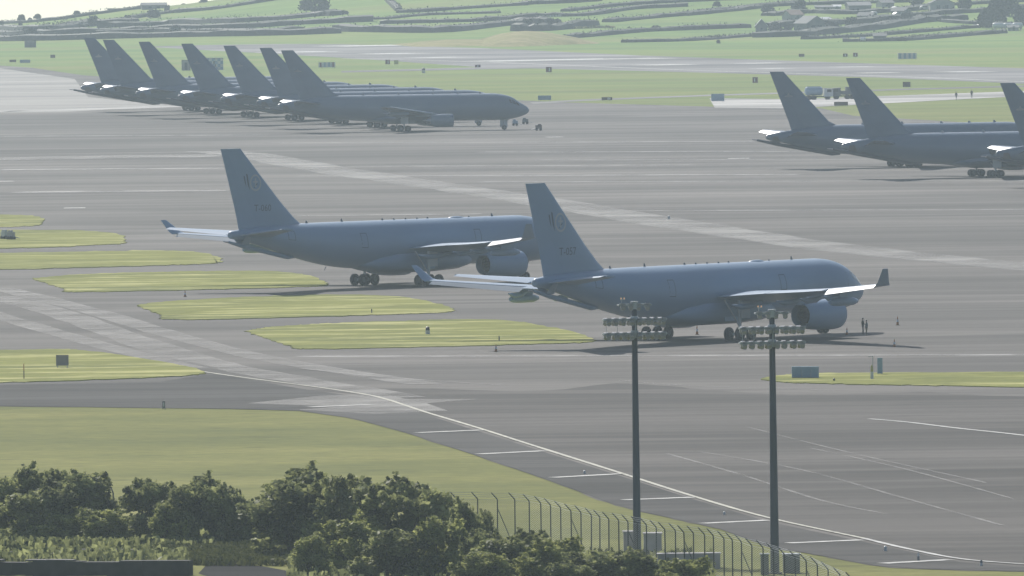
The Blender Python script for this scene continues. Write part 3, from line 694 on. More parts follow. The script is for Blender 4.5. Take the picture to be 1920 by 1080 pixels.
def quads(name, P, S, m, rs, parent=None, up=0.0, tall=1.0):
    """leaf-sized quads at points P of size S with random tilt"""
    n = len(P); a = rs.normal(size=(n, 3)); a[:, 2] *= (1 - up * .7); a /= np.linalg.norm(a, axis=1)[:, None]
    r = rs.normal(size=(n, 3)); r[:, 2] += up * 3; b = np.cross(a, r); b /= np.linalg.norm(b, axis=1)[:, None]; c = np.cross(a, b)
    S = S[:, None]
    V = np.empty((n, 4, 3)); V[:, 0] = P - b * S * .5 - c * S * .5 * tall; V[:, 1] = P + b * S * .42 - c * S * .42 * tall; V[:, 2] = P + b * S * .5 + c * S * .5 * tall; V[:, 3] = P - b * S * .36 + c * S * .42 * tall
    me = bpy.data.meshes.new(name); me.vertices.add(4 * n); me.vertices.foreach_set('co', V.reshape(-1)); me.loops.add(4 * n); me.polygons.add(n)
    me.loops.foreach_set('vertex_index', np.arange(4 * n, dtype=np.int32)); me.polygons.foreach_set('loop_start', np.arange(0, 4 * n, 4, dtype=np.int32))
    me.polygons.foreach_set('loop_total', np.full(n, 4, dtype=np.int32)); me.materials.append(m); me.update(calc_edges=True)
    o = bpy.data.objects.new(name, me); C.objects.link(o)
    if parent: o.parent = parent
    return o
def blob_points(rs, blobs, n, inner=.35):
    w_ = np.array([b[1][0] * b[1][1] + b[1][0] * b[1][2] for b in blobs]); w_ = w_ / w_.sum(); P = []
    for (c, r), k in zip(blobs, (w_ * n).astype(int)):
        d = rs.normal(size=(k, 3)); d /= np.linalg.norm(d, axis=1)[:, None]
        rad = inner + (1.04 - inner) * rs.uniform(size=k) ** .6
        ph = rs.uniform(0, 6.28, 3); rad *= 1 + .16 * np.sin(d[:, 0] * 6 + ph[0]) * np.sin(d[:, 1] * 6 + ph[1]) + .10 * np.sin(d[:, 2] * 11 + ph[2]) * np.sin(d[:, 0] * 13)
        P.append(np.array(c) + d * rad[:, None] * np.array(r))
    return np.concatenate(P)
def make_tree(name, wid, hgt, n, leaf, lm, seed, trunk=True, stems=3, low=.08):
    """crown made of many clumps on limbs, with gaps between"""
    rs = np.random.RandomState(seed); root = empty(name, (0, 0, 0)); blobs = []
    nb = 34
    for k in range(nb):
        a = rs.uniform(0, 6.28); q = rs.uniform(.1, 1) ** .6; h = rs.uniform(low, .84)
        lim = math.sqrt(max(.05, 1 - max(0, (h - .3) / .66) ** 2))
        r = wid / 2 * rs.uniform(.15, .33)
        blobs.append(((math.cos(a) * wid / 2 * .72 * q * lim, math.sin(a) * wid / 2 * .72 * q * lim, h * hgt), (r, r, r * rs.uniform(.7, 1.05))))
    P = blob_points(rs, blobs, int(n * .82))
    # stray sprigs that break the outline
    sp = []
    for k in range(90):
        c, r = blobs[rs.randint(nb)]; d = rs.normal(size=3); d[2] = abs(d[2]) + .2; d /= np.linalg.norm(d)
        base = np.array(c) + d * np.array(r) * .95; L_ = rs.uniform(.2, .6) * hgt / 6
        t = rs.uniform(size=(int(n * .18 / 90), 1)); sp.append(base + d * t * L_ + rs.normal(size=(len(t), 3)) * .07 * hgt / 6)
    P = np.concatenate([P] + sp); P = P[P[:, 2] > .05]
    S = leaf * rs.uniform(.55, 1.35, len(P))
    quads('crown', P, S, lm, rs, root)
    if trunk:
        t = MB()
        for k in range(stems):
            a = 6.28 * k / stems + rs.uniform(-.4, .4); bx_, by_ = .25 * math.cos(a), .25 * math.sin(a)
            c = blobs[rs.randint(nb)][0]
            t.tube([(bx_, by_, -.1), (bx_ * 2 + c[0] * .2, by_ * 2 + c[1] * .2, hgt * .25), (c[0] * .6, c[1] * .6, hgt * .45), (c[0], c[1], c[2])], [.13 * hgt / 6 + .03, .11 * hgt / 6, .07 * hgt / 6, .02], 7)
        for b_ in blobs[:10]:
            c = b_[0]; t.tube([(c[0] * .15, c[1] * .15, hgt * .2), (c[0] * .6, c[1] * .6, c[2] * .7), c], [.07 * hgt / 6, .045 * hgt / 6, .015], 5)
        t.build('trunk', M['bark'], root, True)
    return root
protos = {}
def tree_at(key, px, py, wm, hm, lab, cat, grp, name, on_hill=False, sink=0):
    """place a copy of prototype key scaled to width wm and height hm (metres)"""
    pr, w0, h0, used = protos[key]
    if not used: o = pr; protos[key][3] = True
    else: o = copy_tree(pr)
    p = H(px, py) if on_hill else G(px, py)
    o.name = name; o.location = (p.x, p.y, p.z - sink); o.scale = (wm / w0, wm / w0, hm / h0); o.rotation_euler = (0, 0, rt.uniform(0, 6.28))
    tag(o, lab, cat, grp); return o
rt = random.Random(11)
for i, (lm, n) in enumerate(((M['leaf'], 11000), (M['leaf'], 12000), (M['leafy'], 11000), (M['leaf'], 11000), (M['leafy'], 9000))):
    protos['s%d' % i] = [make_tree('shrub', 6, 5.4, n, .22, lm, 20 + i), 6, 5.4, False]
for i, lm in enumerate((M['leaff'], M['leafb'], M['leaff'])):
    protos['f%d' % i] = [make_tree('tree', 6, 5, 1500, .5, lm, 50 + i, True, 2, .1), 6, 5, False]
SG = 'shrubs and small trees in front of the airfield'
shr = [  # key, px, base py, width px, top py, label
 ('s0', 22, 1012, 120, 868, 'dark leafy tree at the bottom left picture edge'),
 ('s1', 140, 1014, 135, 872, 'tall dark shrub left of the lone cranked post'),
 ('s3', 75, 1020, 120, 905, 'rounded shrub between the edge tree and the tall dark shrub'),
 ('s2', 196, 1024, 105, 948, 'low shrub under the lone cranked post'),
 ('s1', 283, 1020, 100, 890, 'upright shrub left of the wide pair with a bare stem gap'),
 ('s0', 365, 1024, 125, 886, 'broad dark shrub right of the upright one'),
 ('s3', 425, 1022, 80, 905, 'small round shrub at the right end of the second clump'),
 ('s4', 505, 1030, 60, 975, 'small bright bush in the gap before the largest tree'),
 ('s0', 560, 1046, 190, 870, 'largest tree of the bottom left, with twiggy sides'),
 ('s1', 650, 1050, 130, 880, 'dark tree touching the right side of the largest one'),
 ('s2', 660, 1075, 130, 965, 'bright topped bush below the dark twin trees'),
 ('s3', 760, 1070, 175, 886, 'wide domed tree left of the fence'),
 ('s4', 585, 1085, 70, 1000, 'small yellowish bush low in the centre left clump'),
 ('s1', 735, 1092, 130, 985, 'dark shrub at the bottom edge under the domed tree'),
 ('s2', 825, 1090, 110, 960, 'light leaved shrub right of the domed tree'),
 ('s0', 885, 1082, 85, 932, 'narrow tree standing just before the fence posts'),
 ('s3', 965, 1100, 135, 990, 'shrub below the left fence posts'),
 ('s2', 1035, 1108, 120, 1000, 'bright shrub right of the one below the left fence posts'),
 ('s4', 905, 1112, 110, 1030, 'low yellow green bush at the bottom edge before the fence'),
 ('s1', 1110, 1118, 120, 1028, 'dark low shrub left of the first mast foot'),
 ('s0', 1190, 1116, 105, 1024, 'dark low shrub in front of the first mast foot'),
 ('s2', 1285, 1122, 100, 1040, 'low bright shrub between the two masts at the bottom edge'),
 ('s3', 1070, 1125, 90, 1048, 'very low shrub cut by the bottom edge'),
 ('s3', 243, 1016, 75, 962, 'low dark bush filling the gap below the cranked post'),
 ('s2', 325, 1026, 80, 945, 'pale leaved bush between the upright shrub and the broad dark one'),
 ('s1', 478, 1022, 60, 930, 'thin dark shrub just left of the largest tree'),
 ('s2', 110, 1022, 90, 958, 'light leaved bush low in front of the tall dark shrub at left'),
 ('s1', 905, 1098, 80, 985, 'dark bush directly below the narrow tree by the fence'),
 ('s4', 700, 1064, 80, 930, 'bright leaved shrub between the twin trees and the domed tree'),
 ('s4', 215, 1000, 40, 958, 'tiny bush right beside the cranked post'),
 ('s4', 1290, 1100, 50, 1062, 'tiny bush near the second mast at the bottom edge'),
]
for key, px, py, wp, top, lab in shr:
    p = G(px, py); s_ = F / p.y
    tree_at(key, px, py, wp / s_ * 1.4, (py - top) / s_ * .98, lab, 'shrub', SG, 'shrub')
# rough grass and undergrowth (nobody could count it)
def tufts(name, poly, n, size, m, label, seed, hgt=.3):
    rs = np.random.RandomState(seed); P = []
    for _ in range(n):
        a, b, c_ = poly[rs.randint(len(poly))]
        px = rs.uniform(a[0], a[1]); py = rs.uniform(b, c_); q = G(px, py); P.append((q.x, q.y, rs.uniform(.02, hgt)))
    P = np.array(P); return tag(quads(name, P, size * rs.uniform(.6, 1.5, len(P)), m, rs, up=1, tall=1.6), label, kind='stuff')
tufts('undergrowth', [((-60, 380), 1000, 1030), ((380, 560), 1015, 1062), ((290, 410), 1026, 1060), ((430, 640), 1020, 1056), ((560, 1300), 1040, 1110)], 30000, .17, M['tuft'], 'rough yellowish undergrowth under the shrubs', 3, .5)
tufts('undergrowth', [((0, 400), 1004, 1034), ((540, 1340), 1050, 1120)], 9000, .26, M['leaf'], 'dark undergrowth between the shrubs', 4, .7)
0 and tufts('long_grass', [((-40, 1100), 860, 1000), ((900, 1500), 975, 1070), ((0, 700), 780, 900), ((1400, 1950), 1066, 1095)], 26000, .16, M['tuft'], 'longer grass tufts on the foreground lawn', 6, .08)
tufts('undergrowth', [((-60, 352), 1062, 1079)], 2200, .3, M['leaf'], 'dark weeds growing over the low wall', 8, 1.35)
M['flower'] = leafmat('yellow_meadow_flowers', (.30, .30, .08), (.55, .52, .17), .3)
ISB = [((0, 60), 406, 422), ((0, 190), 436, 456), ((0, 360), 476, 500), ((150, 560), 514, 538), ((330, 780), 560, 590), ((540, 1040), 608, 645), ((0, 300), 660, 706), ((1480, 1920), 702, 722)]
0 and tufts('long_grass', ISB, 2600, .30, M['flower'], 'yellow flowering patches in the grass islands', 12, .2)
0 and tufts('long_grass', ISB + [((0, 640), 775, 870), ((600, 860), 830, 900), ((860, 1050), 905, 960)], 2200, .26, M['leaf'], 'dark weeds scattered over the lawns', 13, .2)
# asphalt path at the bottom and the dark walls at the left
sheet('path', [(390, 1056), (430, 1054), (500, 1063), (580, 1078), (660, 1100), (640, 1130), (500, 1110), (420, 1090), (372, 1075)], .02, M['pathm'], 'narrow asphalt path at the bottom edge')
M['basalt'] = mat('dark_basalt', (.022, .023, .025), .9, noise=(1.2, (.04, .042, .044)))
M['coping'] = mat('pale_coping', (.16, .155, .14), .8, noise=(.6, (.09, .085, .08)))
def wall(px0, px1, py, h, d, lab):
    a = G(px0, py); b = G(px1, py + .0125 * (px0 - px1) * 0); L_ = (b - a).length; ang = math.atan2(b.y - a.y, b.x - a.x)
    w_ = empty('stone_wall', a, ang); k = MB(); rr = random.Random(int(px1)); x = 0
    while x < L_:
        l = min(rr.uniform(.8, 2.2), L_ - x); k.box((x + l / 2, 0, (h + rr.uniform(-.06, .06)) / 2), (l, d * rr.uniform(.9, 1.05), h + rr.uniform(-.22, .12))); x += l
    k.build('wall_body', M['basalt'], w_)
    k = MB(); x = 0
    while x < L_:
        l = min(rr.uniform(1.5, 4), L_ - x)
        if rr.random() < .5: k.box((x + l / 2, 0, h + .05), (l * .95, d * .8, .1), ry=rr.uniform(-.02, .02))
        x += l
    k.build('coping', M['coping'], w_); tag(w_, lab, 'wall', 'low dark walls at the bottom left')
wall(-80, 358, 1080, 1.05, 1.2, 'long dark basalt wall at the bottom left corner, nearest the camera')
wall(-80, 330, 1044, .45, .8, 'second dark wall, just behind the nearest one at bottom left')
# ------------------------------------------------------------------ light masts
M['pole'] = mat('painted_pole', (.085, .10, .13), .6, noise=(.8, (.06, .072, .095), (1, 1, .3)))
M['galv'] = mat('galvanised_steel', (.42, .45, .47), .45, .3)
M['lamp'] = mat('lamp_housing', (.33, .33, .35), .35, .0)
M['lens'] = mat('lamp_glass', (.45, .47, .48), .1)
M['amber'] = mat('amber_lens', (.8, .38, .12), .3, emit=(1, .6, .3, .35))
M['conc'] = mat('weathered_concrete', (.46, .44, .45), .9, noise=(1.2, (.33, .32, .33)))
M['cab'] = mat('cabinet_paint', (.13, .15, .15), .6, noise=(1.5, (.10, .115, .115)))
def mast(px, py, top, yaw, r0, r1, label):
    p = G(px, py); s_ = F / p.y; h = (py - top) / s_ * 1.0; m_ = empty('light_mast', p, yaw)
    k = MB(); k.tube([(0, 0, 0), (0, 0, h * .5), (0, 0, h)], [r0, (r0 + r1) / 2, r1], 20); k.tube([(0, 0, .02), (0, 0, .12)], r0 * 1.6, 20); k.tube([(0, 0, h * .33), (0, 0, h * .33 + .05)], r0 * .92, 20); k.build('pole', M['pole'], m_, True)
    tiers = ((h - .22, 1.15, 4, False), (h - 1.25, 2.25, 8, True), (h - 2.25, 2.25, 8, True))
    for z, hw, nl, dbl in tiers:
        k = MB()
        for y in ((-.28, .28) if dbl else (0,)): k.box((0, y, z), (hw * 2, .16, .16))
        for x in (-hw, -hw / 2, 0, hw / 2, hw): k.box((x, 0, z), (.07, .62, .08))
        k.tube([(0, 0, z - .3), (0, 0, z + .25)], r1 * 1.5, 14)
        cb = k.build('crossbar', M['galv'], m_)
        for y in ((-.42, .42) if dbl else (-.1,)):
            for i in range(nl):
                x = -hw + (i + .5) * 2 * hw / nl + rt.uniform(-.05, .05)
                if abs(x) < .12: continue
                t_ = MB(); t_.cur = 0; a = rt.uniform(.25, .5) * (1 if y > 0 else -1)
                n = 12; rings = []
                for yy, rr_ in ((-.18, .06), (-.15, .11), (-.05, .14), (.1, .165), (.12, .165), (.09, .13)):
                    ring = []
                    for q in range(n):
                        A = 2 * PI * q / n; v = Vector((rr_ * math.cos(A), yy * (1 if y > 0 else -1), rr_ * math.sin(A))); v = Matrix.Rotation(-a, 3, 'X') @ v; ring.append(v + Vector((x, y * 1.12, z - .24)))
                    rings.append(ring)
                t_.loft(rings, True); t_.box((x, y, z - .09), (.08, .1, .22)); t_.box((x, y * 1.1, z + .06), (.3, .3, .1), rx=a * .4); t_.box((x, y * 1.05, z - .12), (.34, .26, .16))
                lo = t_.build('floodlight', M['lamp'], m_)
    k = MB(); k.box((0, 0, h - 1.75), (.05, .9, 1.0)); k.tube([(-2.1, -.3, h - 1.25), (-2.1, -.3, h - 2.25)], .018, 4); k.tube([(-1.3, -.3, h - 1.25), (-1.3, -.3, h - 2.25)], .018, 4); k.build('bracket', M['galv'], m_)
    k = MB(); k.tube([(-.9, 0, h - .2), (-.9, 0, h + .2)], .03, 6); k.box((-.82, 0, h + .16), (.34, .06, .05)); rl = k.build('beacon_bracket', M['galv'], m_)
    for x in (-.94, -.72): k = MB(); k.ball((x, 0, h + .24), (.045, .045, .06), 6); k.build('warning_lamp', M['amber'], m_, True)
    k = MB(); k.box((0, -r0 - .05, 1.1), (.3, .08, .7)); k.build('access_door', M['cab'], m_)
    tag(m_, label, 'light mast', 'tall floodlight masts'); return m_
mast(1195, 1046, 565, R(12), .29, .18, 'left floodlight mast, its foot beside pale concrete boxes')
mast(1453, 1076, 580, R(8), .31, .185, 'right floodlight mast, its foot beside a dark green cabinet')
def boxthing(name, px, py, dims, m, lab, cat, rz=0, lid=None, grp=None, extra=None, z0=0):
    p = G(px, py); o = empty(name, p + Vector((0, 0, z0)), rz); k = MB(); k.box((0, 0, dims[2] / 2), dims); k.build('body', m, o)
    k = MB(); k.box((0, 0, dims[2] + .04), (dims[0] + .12, dims[1] + .12, .08)); k.build('lid', lid or m, o)
    if extra: extra(o, dims)
    return tag(o, lab, cat, grp)
def cabdoor(o, d):
    k = MB(); k.box((-d[0] * .24, -d[1] / 2 - .02, d[2] * .5), (d[0] * .42, .03, d[2] * .8)); k.box((d[0] * .24, -d[1] / 2 - .02, d[2] * .5), (d[0] * .42, .03, d[2] * .8)); k.build('door', M['cab'], o)
boxthing('concrete_box', 1182, 1040, (.95, 1.6, 1.6), M['conc'], 'pale concrete block at the foot of the left mast', 'concrete block', lid=M['conc'], grp='concrete blocks at the mast foot')
boxthing('concrete_box', 1224, 1042, (1.25, 1.6, 1.55), M['conc'], 'larger pale concrete block right of the left mast', 'concrete block', lid=M['conc'], grp='concrete blocks at the mast foot')
boxthing('concrete_box', 1292, 1066, (4.3, 1.2, 1.0), M['conc'], 'long low concrete retaining block between the two masts', 'concrete block', lid=M['conc'])
boxthing('equipment_cabinet', 1484, 1074, (1.15, .9, 1.25), M['cab'], 'dark cabinet with a pale lid right of the right mast', 'cabinet', lid=M['galv'], extra=cabdoor)
boxthing('equipment_cabinet', 1434, 1078, (.55, .5, 1.4), M['cab'], 'slim pale topped cabinet left of the right mast', 'cabinet', lid=M['galv'], extra=cabdoor)
# ------------------------------------------------------------------ perimeter fence
M['post'] = mat('fence_post', (.075, .082, .085), .7)
fp = [(811, 924), (853, 923), (892, 923), (929, 924), (962, 924), (989, 927), (1011, 931), (1029, 935), (1048, 940), (1068, 946), (1086, 949), (1105, 954), (1121, 958), (1138, 962), (1157, 964), (1174, 967), (1192, 970), (1209, 973), (1227, 978), (1244, 982), (1263, 984),
      (1280, 988), (1297, 989), (1318, 992), (1335, 994), (1354, 999), (1370, 1002), (1387, 1006), (1406, 1013), (1428, 1017), (1448, 1023), (1468, 1030), (1488, 1036), (1509, 1043), (1530, 1050), (1549, 1060), (1572, 1071), (1596, 1081)]
def chain_mat():
    m = bpy.data.materials.new('chain_link'); m.use_nodes = True; n = m.node_tree; n.nodes.clear()
    tc_ = n.nodes.new('ShaderNodeTexCoord'); mp = n.nodes.new('ShaderNodeMapping'); mp.inputs['Rotation'].default_value = (0, PI / 4, 0)
    s1 = n.nodes.new('ShaderNodeTexWave'); s1.bands_direction = 'X'; s1.inputs['Scale'].default_value = 3; s2 = n.nodes.new('ShaderNodeTexWave'); s2.bands_direction = 'Z'; s2.inputs['Scale'].default_value = 3
    n.links.new(tc_.outputs['Object'], mp.inputs[0]); n.links.new(mp.outputs[0], s1.inputs['Vector']); n.links.new(mp.outputs[0], s2.inputs['Vector'])
    mx = n.nodes.new('ShaderNodeMath'); mx.operation = 'MAXIMUM'; n.links.new(s1.outputs['Fac'], mx.inputs[0]); n.links.new(s2.outputs['Fac'], mx.inputs[1])
    gt = n.nodes.new('ShaderNodeMath'); gt.operation = 'GREATER_THAN'; gt.inputs[1].default_value = .972; n.links.new(mx.outputs[0], gt.inputs[0])
    t = n.nodes.new('ShaderNodeBsdfTransparent'); p = n.nodes.new('ShaderNodeBsdfPrincipled'); p.inputs['Base Color'].default_value = (.42, .43, .42, 1); p.inputs['Roughness'].default_value = .5
    ms = n.nodes.new('ShaderNodeMixShader'); o = n.nodes.new('ShaderNodeOutputMaterial')
    n.links.new(gt.outputs[0], ms.inputs[0]); n.links.new(t.outputs[0], ms.inputs[1]); n.links.new(p.outputs[0], ms.inputs[2]); n.links.new(ms.outputs[0], o.inputs['Surface']); return m
M['chain'] = chain_mat()
fr = empty('perimeter_fence', (0, 0, 0)); bases = []
for i, (a, b) in enumerate(fp):
    q = G(a + 4, b + 84 + i * .12); bases.append(q)
    dirv = Vector((-1, .25, 0)).normalized(); k = MB(); le = rt.uniform(-.03, .03)
    k.tube([q, q + Vector((le, 0, 2.75)), q + Vector((le, 0, 2.85)) + dirv * .06, q + Vector((le, 0, 3.28)) + dirv * .46], [.05, .045, .045, .035], 6)
    if i % 6 == 3: k.tube([q + Vector((.9, .2, 0)), q + Vector((0, 0, 2.2))], .035, 5)
    k.build('post', M['post'], fr)
tag(fr, 'tall wire security fence with cranked posts in front of the asphalt', 'fence')
for a, b in zip(bases, bases[1:]):
    mesh('wire_panel', [a + Vector((0, 0, .08)), b + Vector((0, 0, .08)), b + Vector((0, 0, 2.75)), a + Vector((0, 0, 2.75))], [[0, 1, 2, 3]], M['chain'], fr)
k = MB()
for hgt, off in ((2.75, 0), (.1, 0), (2.95, .16), (3.1, .3), (3.25, .44)):
    for a, b in zip(bases, bases[1:]): k.tube([a + Vector((-off, 0, hgt)), b + Vector((-off, 0, hgt))], .012, 4)
k.build('wire', M['galv'], fr)
q = G(213, 985); lp = MB(); lp.tube([q, q + Vector((0, 0, 2.4)), q + Vector((-.12, 0, 2.75)), q + Vector((-.42, 0, 2.95))], [.07, .06, .05, .04], 7)
tag(lp.build('fence_post', M['post']), 'lone cranked post standing between two shrubs at left', 'post')
# ------------------------------------------------------------------ airfield signs, markers, small kit
M['red'] = mat('dark_red_sign', (.17, .06, .05), .5); M['whitep'] = mat('white_paint', (.62, .62, .60), .4); M['bluep'] = mat('pale_blue_panel', (.22, .33, .43), .5, noise=(2, (.27, .38, .48)))
M['greyboard'] = mat('grey_board', (.20, .20, .21), .6); M['yel'] = mat('yellow_sign', (.45, .40, .12), .5); M['brown'] = mat('brown_board', (.13, .09, .07), .7); M['black'] = mat('black_paint', (.03, .03, .03), .5)
M['hivis'] = mat('orange_vest', (.45, .16, .04), .6)
def sign(px, py, wm, hm, m, lab, cat='sign', leg=.35, mark=None, rz=0, grp=None, depth=.25, stripes=None, on_hill=False, name='ground_sign'):
    p = H(px, py) if on_hill else G(px, py); o = empty(name, p, rz); k = MB(); k.box((0, 0, leg + hm / 2), (wm, depth, hm)); bo = k.build('board', m, o)
    for sx in (-1, 1): k = MB(); k.box((sx * wm * .38, 0, leg / 2), (.08, .1, leg)); k.build('leg', M['galv'], o)
    if mark: k = MB(); k.box((wm * mark[0], -depth / 2 - .012, leg + hm * .5), (wm * mark[1], .02, hm * .62)); k.build('mark', M['whitep'], bo)
    if stripes:
        for i in range(stripes[0]):
            k = MB(); k.box((-wm / 2 + (i + .5) * wm / stripes[0], -depth / 2 - .012, leg + hm / 2), (wm / stripes[0] * .48, .02, hm * .92)); k.build('stripe', stripes[1 + i % (len(stripes) - 1)], bo)
    return tag(o, lab, cat, grp)
RS = 'dark red ground signs beyond the apron'
for a in ((727, 122, 1.3, 1.25, 'red', 'dark red ground sign, leftmost of the pair by the runway', (.1, .22)), (743, 122, 1.2, 1.1, 'yel', 'yellowish ground sign beside the leftmost red one', None), (896, 128, 1.5, .7, 'red', 'low red ground sign at the taxi track end', (0, .2)),
          (1029, 137, 1.5, 1.35, 'red', 'dark red square sign on the grass right of the nearest nose', (.12, .25)), (1416, 157, 1.3, 1.35, 'red', 'dark red square sign left of the right hand tails', (-.1, .2)),
          (1604, 108, 1.3, 1.1, 'red', 'dark red sign beyond the runway, left of the blue striped box', (0, .2)), (1585, 108, 1.3, .9, 'brown', 'brown twin sign beyond the runway', (0, .3)), (1503, 108, 1.6, .8, 'brown', 'brown sign beyond the runway, left of the twin one', None),
          (1138, 190, 2.4, .7, 'brown', 'long low brown sign on the thin grey track', (.2, .3)), (1577, 200, 3.0, .8, 'brown', 'long low brown sign in front of the dark truck', None), (99, 110, 1.4, .9, 'brown', 'small brown sign in the far left grass', None),
          (24, 118, 1.9, .7, 'brown', 'low brown sign at the far left edge of the apron', None), (1700, 165, 1.8, 1.2, 'brown', 'brown box sign between track and pale road', None)):
    sign(a[0], a[1], a[2], a[3], M[a[4]], a[5], mark=a[6], grp=RS if a[4] == 'red' else None, leg=.25)
sign(47, 119, 3.0, .9, M['bluep'], 'pale blue low board at the far left edge of the apron', leg=.2)
sign(1021, 189, 3.0, 1.0, M['bluep'], 'pale blue box board right of the nearest nose', leg=.2)
sign(1346, 191, 2.9, 1.6, M['bluep'], 'pale blue board at the start of the pale road', leg=.2)
sign(613, 128, 4.6, 1.4, M['whitep'], 'board striped red, white and blue behind the front tail', leg=.25, stripes=(4, M['red'], M['bluep'], M['bluep'], M['red']))
sign(1701, 112, 5.2, 1.6, M['whitep'], 'box with blue and white vertical stripes beyond the runway', leg=.25, stripes=(4, M['bluep']), depth=1.2)
sign(117, 691, 1.25, 1.05, M['greyboard'], 'square grey board on two legs in the grass wedge', leg=.3, depth=.12)
sign(1494, 710, .95, 1.05, M['bluep'], 'left one of the pale blue boards in the thin grass strip', leg=.12, grp='pale blue boards', depth=.5)
sign(1512, 710, .85, 1.05, M['bluep'], 'middle one of the pale blue boards in the thin grass strip', leg=.12, grp='pale blue boards', depth=.5)
sign(1528, 710, .75, 1.05, M['bluep'], 'right one of the pale blue boards in the thin grass strip', leg=.12, grp='pale blue boards', depth=.5)
sign(1650, 703, .5, 1.5, M['bluep'], 'narrow pale blue board behind the white marker post', leg=.15)
sign(307, 767, .26, .62, M['greyboard'], 'small narrow dark marker at the edge of the lawn', leg=.12, depth=.2, mark=(0, .5))
def marker(px, py, h, m1_, m2_, lab, r=.12, cat='marker post', pole=None):
    p = G(px, py); o = empty('marker_post', p); k = MB(); k.tube([(0, 0, 0), (0, 0, h * .55)], [r, r * .9], 12); k.build('post', m1_, o, True)
    k = MB(); k.tube([(0, 0, h * .55), (0, 0, h * .9), (0, 0, h)], [r * .9, r * .8, r * .3], 12); k.build('cap', m2_, o, True)
    if pole: k = MB(); k.tube([(.1, .1, 0), (.1, .1, pole)], .035, 6); k.box((-.1, .1, pole - .1), (.5, .04, .06)); k.build('pole', M['galv'], o)
    return tag(o, lab, cat)
marker(1635, 712, 1.4, M['whitep'], M['yel'], 'white marker post standing in the thin grass strip', .16, pole=2.3)
marker(802, 628, .9, M['whitep'], M['black'], 'stubby pale marker with a dark top on the nearest grass island', .26)
marker(697, 588, .55, M['greyboard'], M['black'], 'tiny dark post on the grass island crossed by the shadow', .08)
marker(45, 712, 1.6, M['brown'], M['hivis'], 'thin brownish stake in the grass wedge', .05)
marker(936, 640, .6, M['greyboard'], M['black'], 'tiny dark post on the nearest grass island', .07)
marker(1564, 716, .35, M['yel'], M['black'], 'tiny yellow light right of the pale blue boards', .12)
marker(794, 137, 1.4, M['whitep'], M['black'], 'small white cone shaped marker before the runway', .5)
marker(1254, 411, .5, M['whitep'], M['whitep'], 'tiny white lamp on the pale band', .2)
marker(1840, 1062, .45, M['whitep'], M['greyboard'], 'small white edge light at lower right', .1)
marker(1722, 1052, .6, M['greyboard'], M['whitep'], 'small grey edge light at lower right', .08)
marker(1660, 1034, .4, M['whitep'], M['whitep'], 'small white edge light before the asphalt corner', .12)
marker(1096, 889, .3, M['whitep'], M['whitep'], 'small white edge light left of the first mast', .1)
marker(1358, 966, .3, M['whitep'], M['whitep'], 'small white edge light between the masts', .1)
def cone(px, py, h, lab):
    p = G(px, py); o = empty('traffic_cone', p); k = MB(); k.box((0, 0, .03), (.42, .42, .06)); k.build('base', M['black'], o)
    n = 14; k = MB(); k.tube([(0, 0, .06), (0, 0, h)], [.15, .03], n); k.build('cone', M['hivis'], o, True)
    k = MB(); k.tube([(0, 0, h * .38), (0, 0, h * .68)], [.125, .075], n); k.build('band', M['whitep'], o, True)
    return tag(o, lab, 'traffic cone', 'traffic cones and cone markers on the apron')
for a in ((1683, 610, .95, 'traffic cone farthest right, beyond the near engine shadow'), (1588, 628, .75, 'traffic cone just right of the near engine'), (1677, 651, .8, 'traffic cone at the wing tip shadow'), (1307, 628, 1.0, 'traffic cone between the near wheel sets'),
          (930, 660, .8, 'cone marker below the nearest grass island'), (347, 557, .75, 'cone marker below the long grass island'), (1480, 575, .5, 'cone behind the near engine')):
    cone(*a)
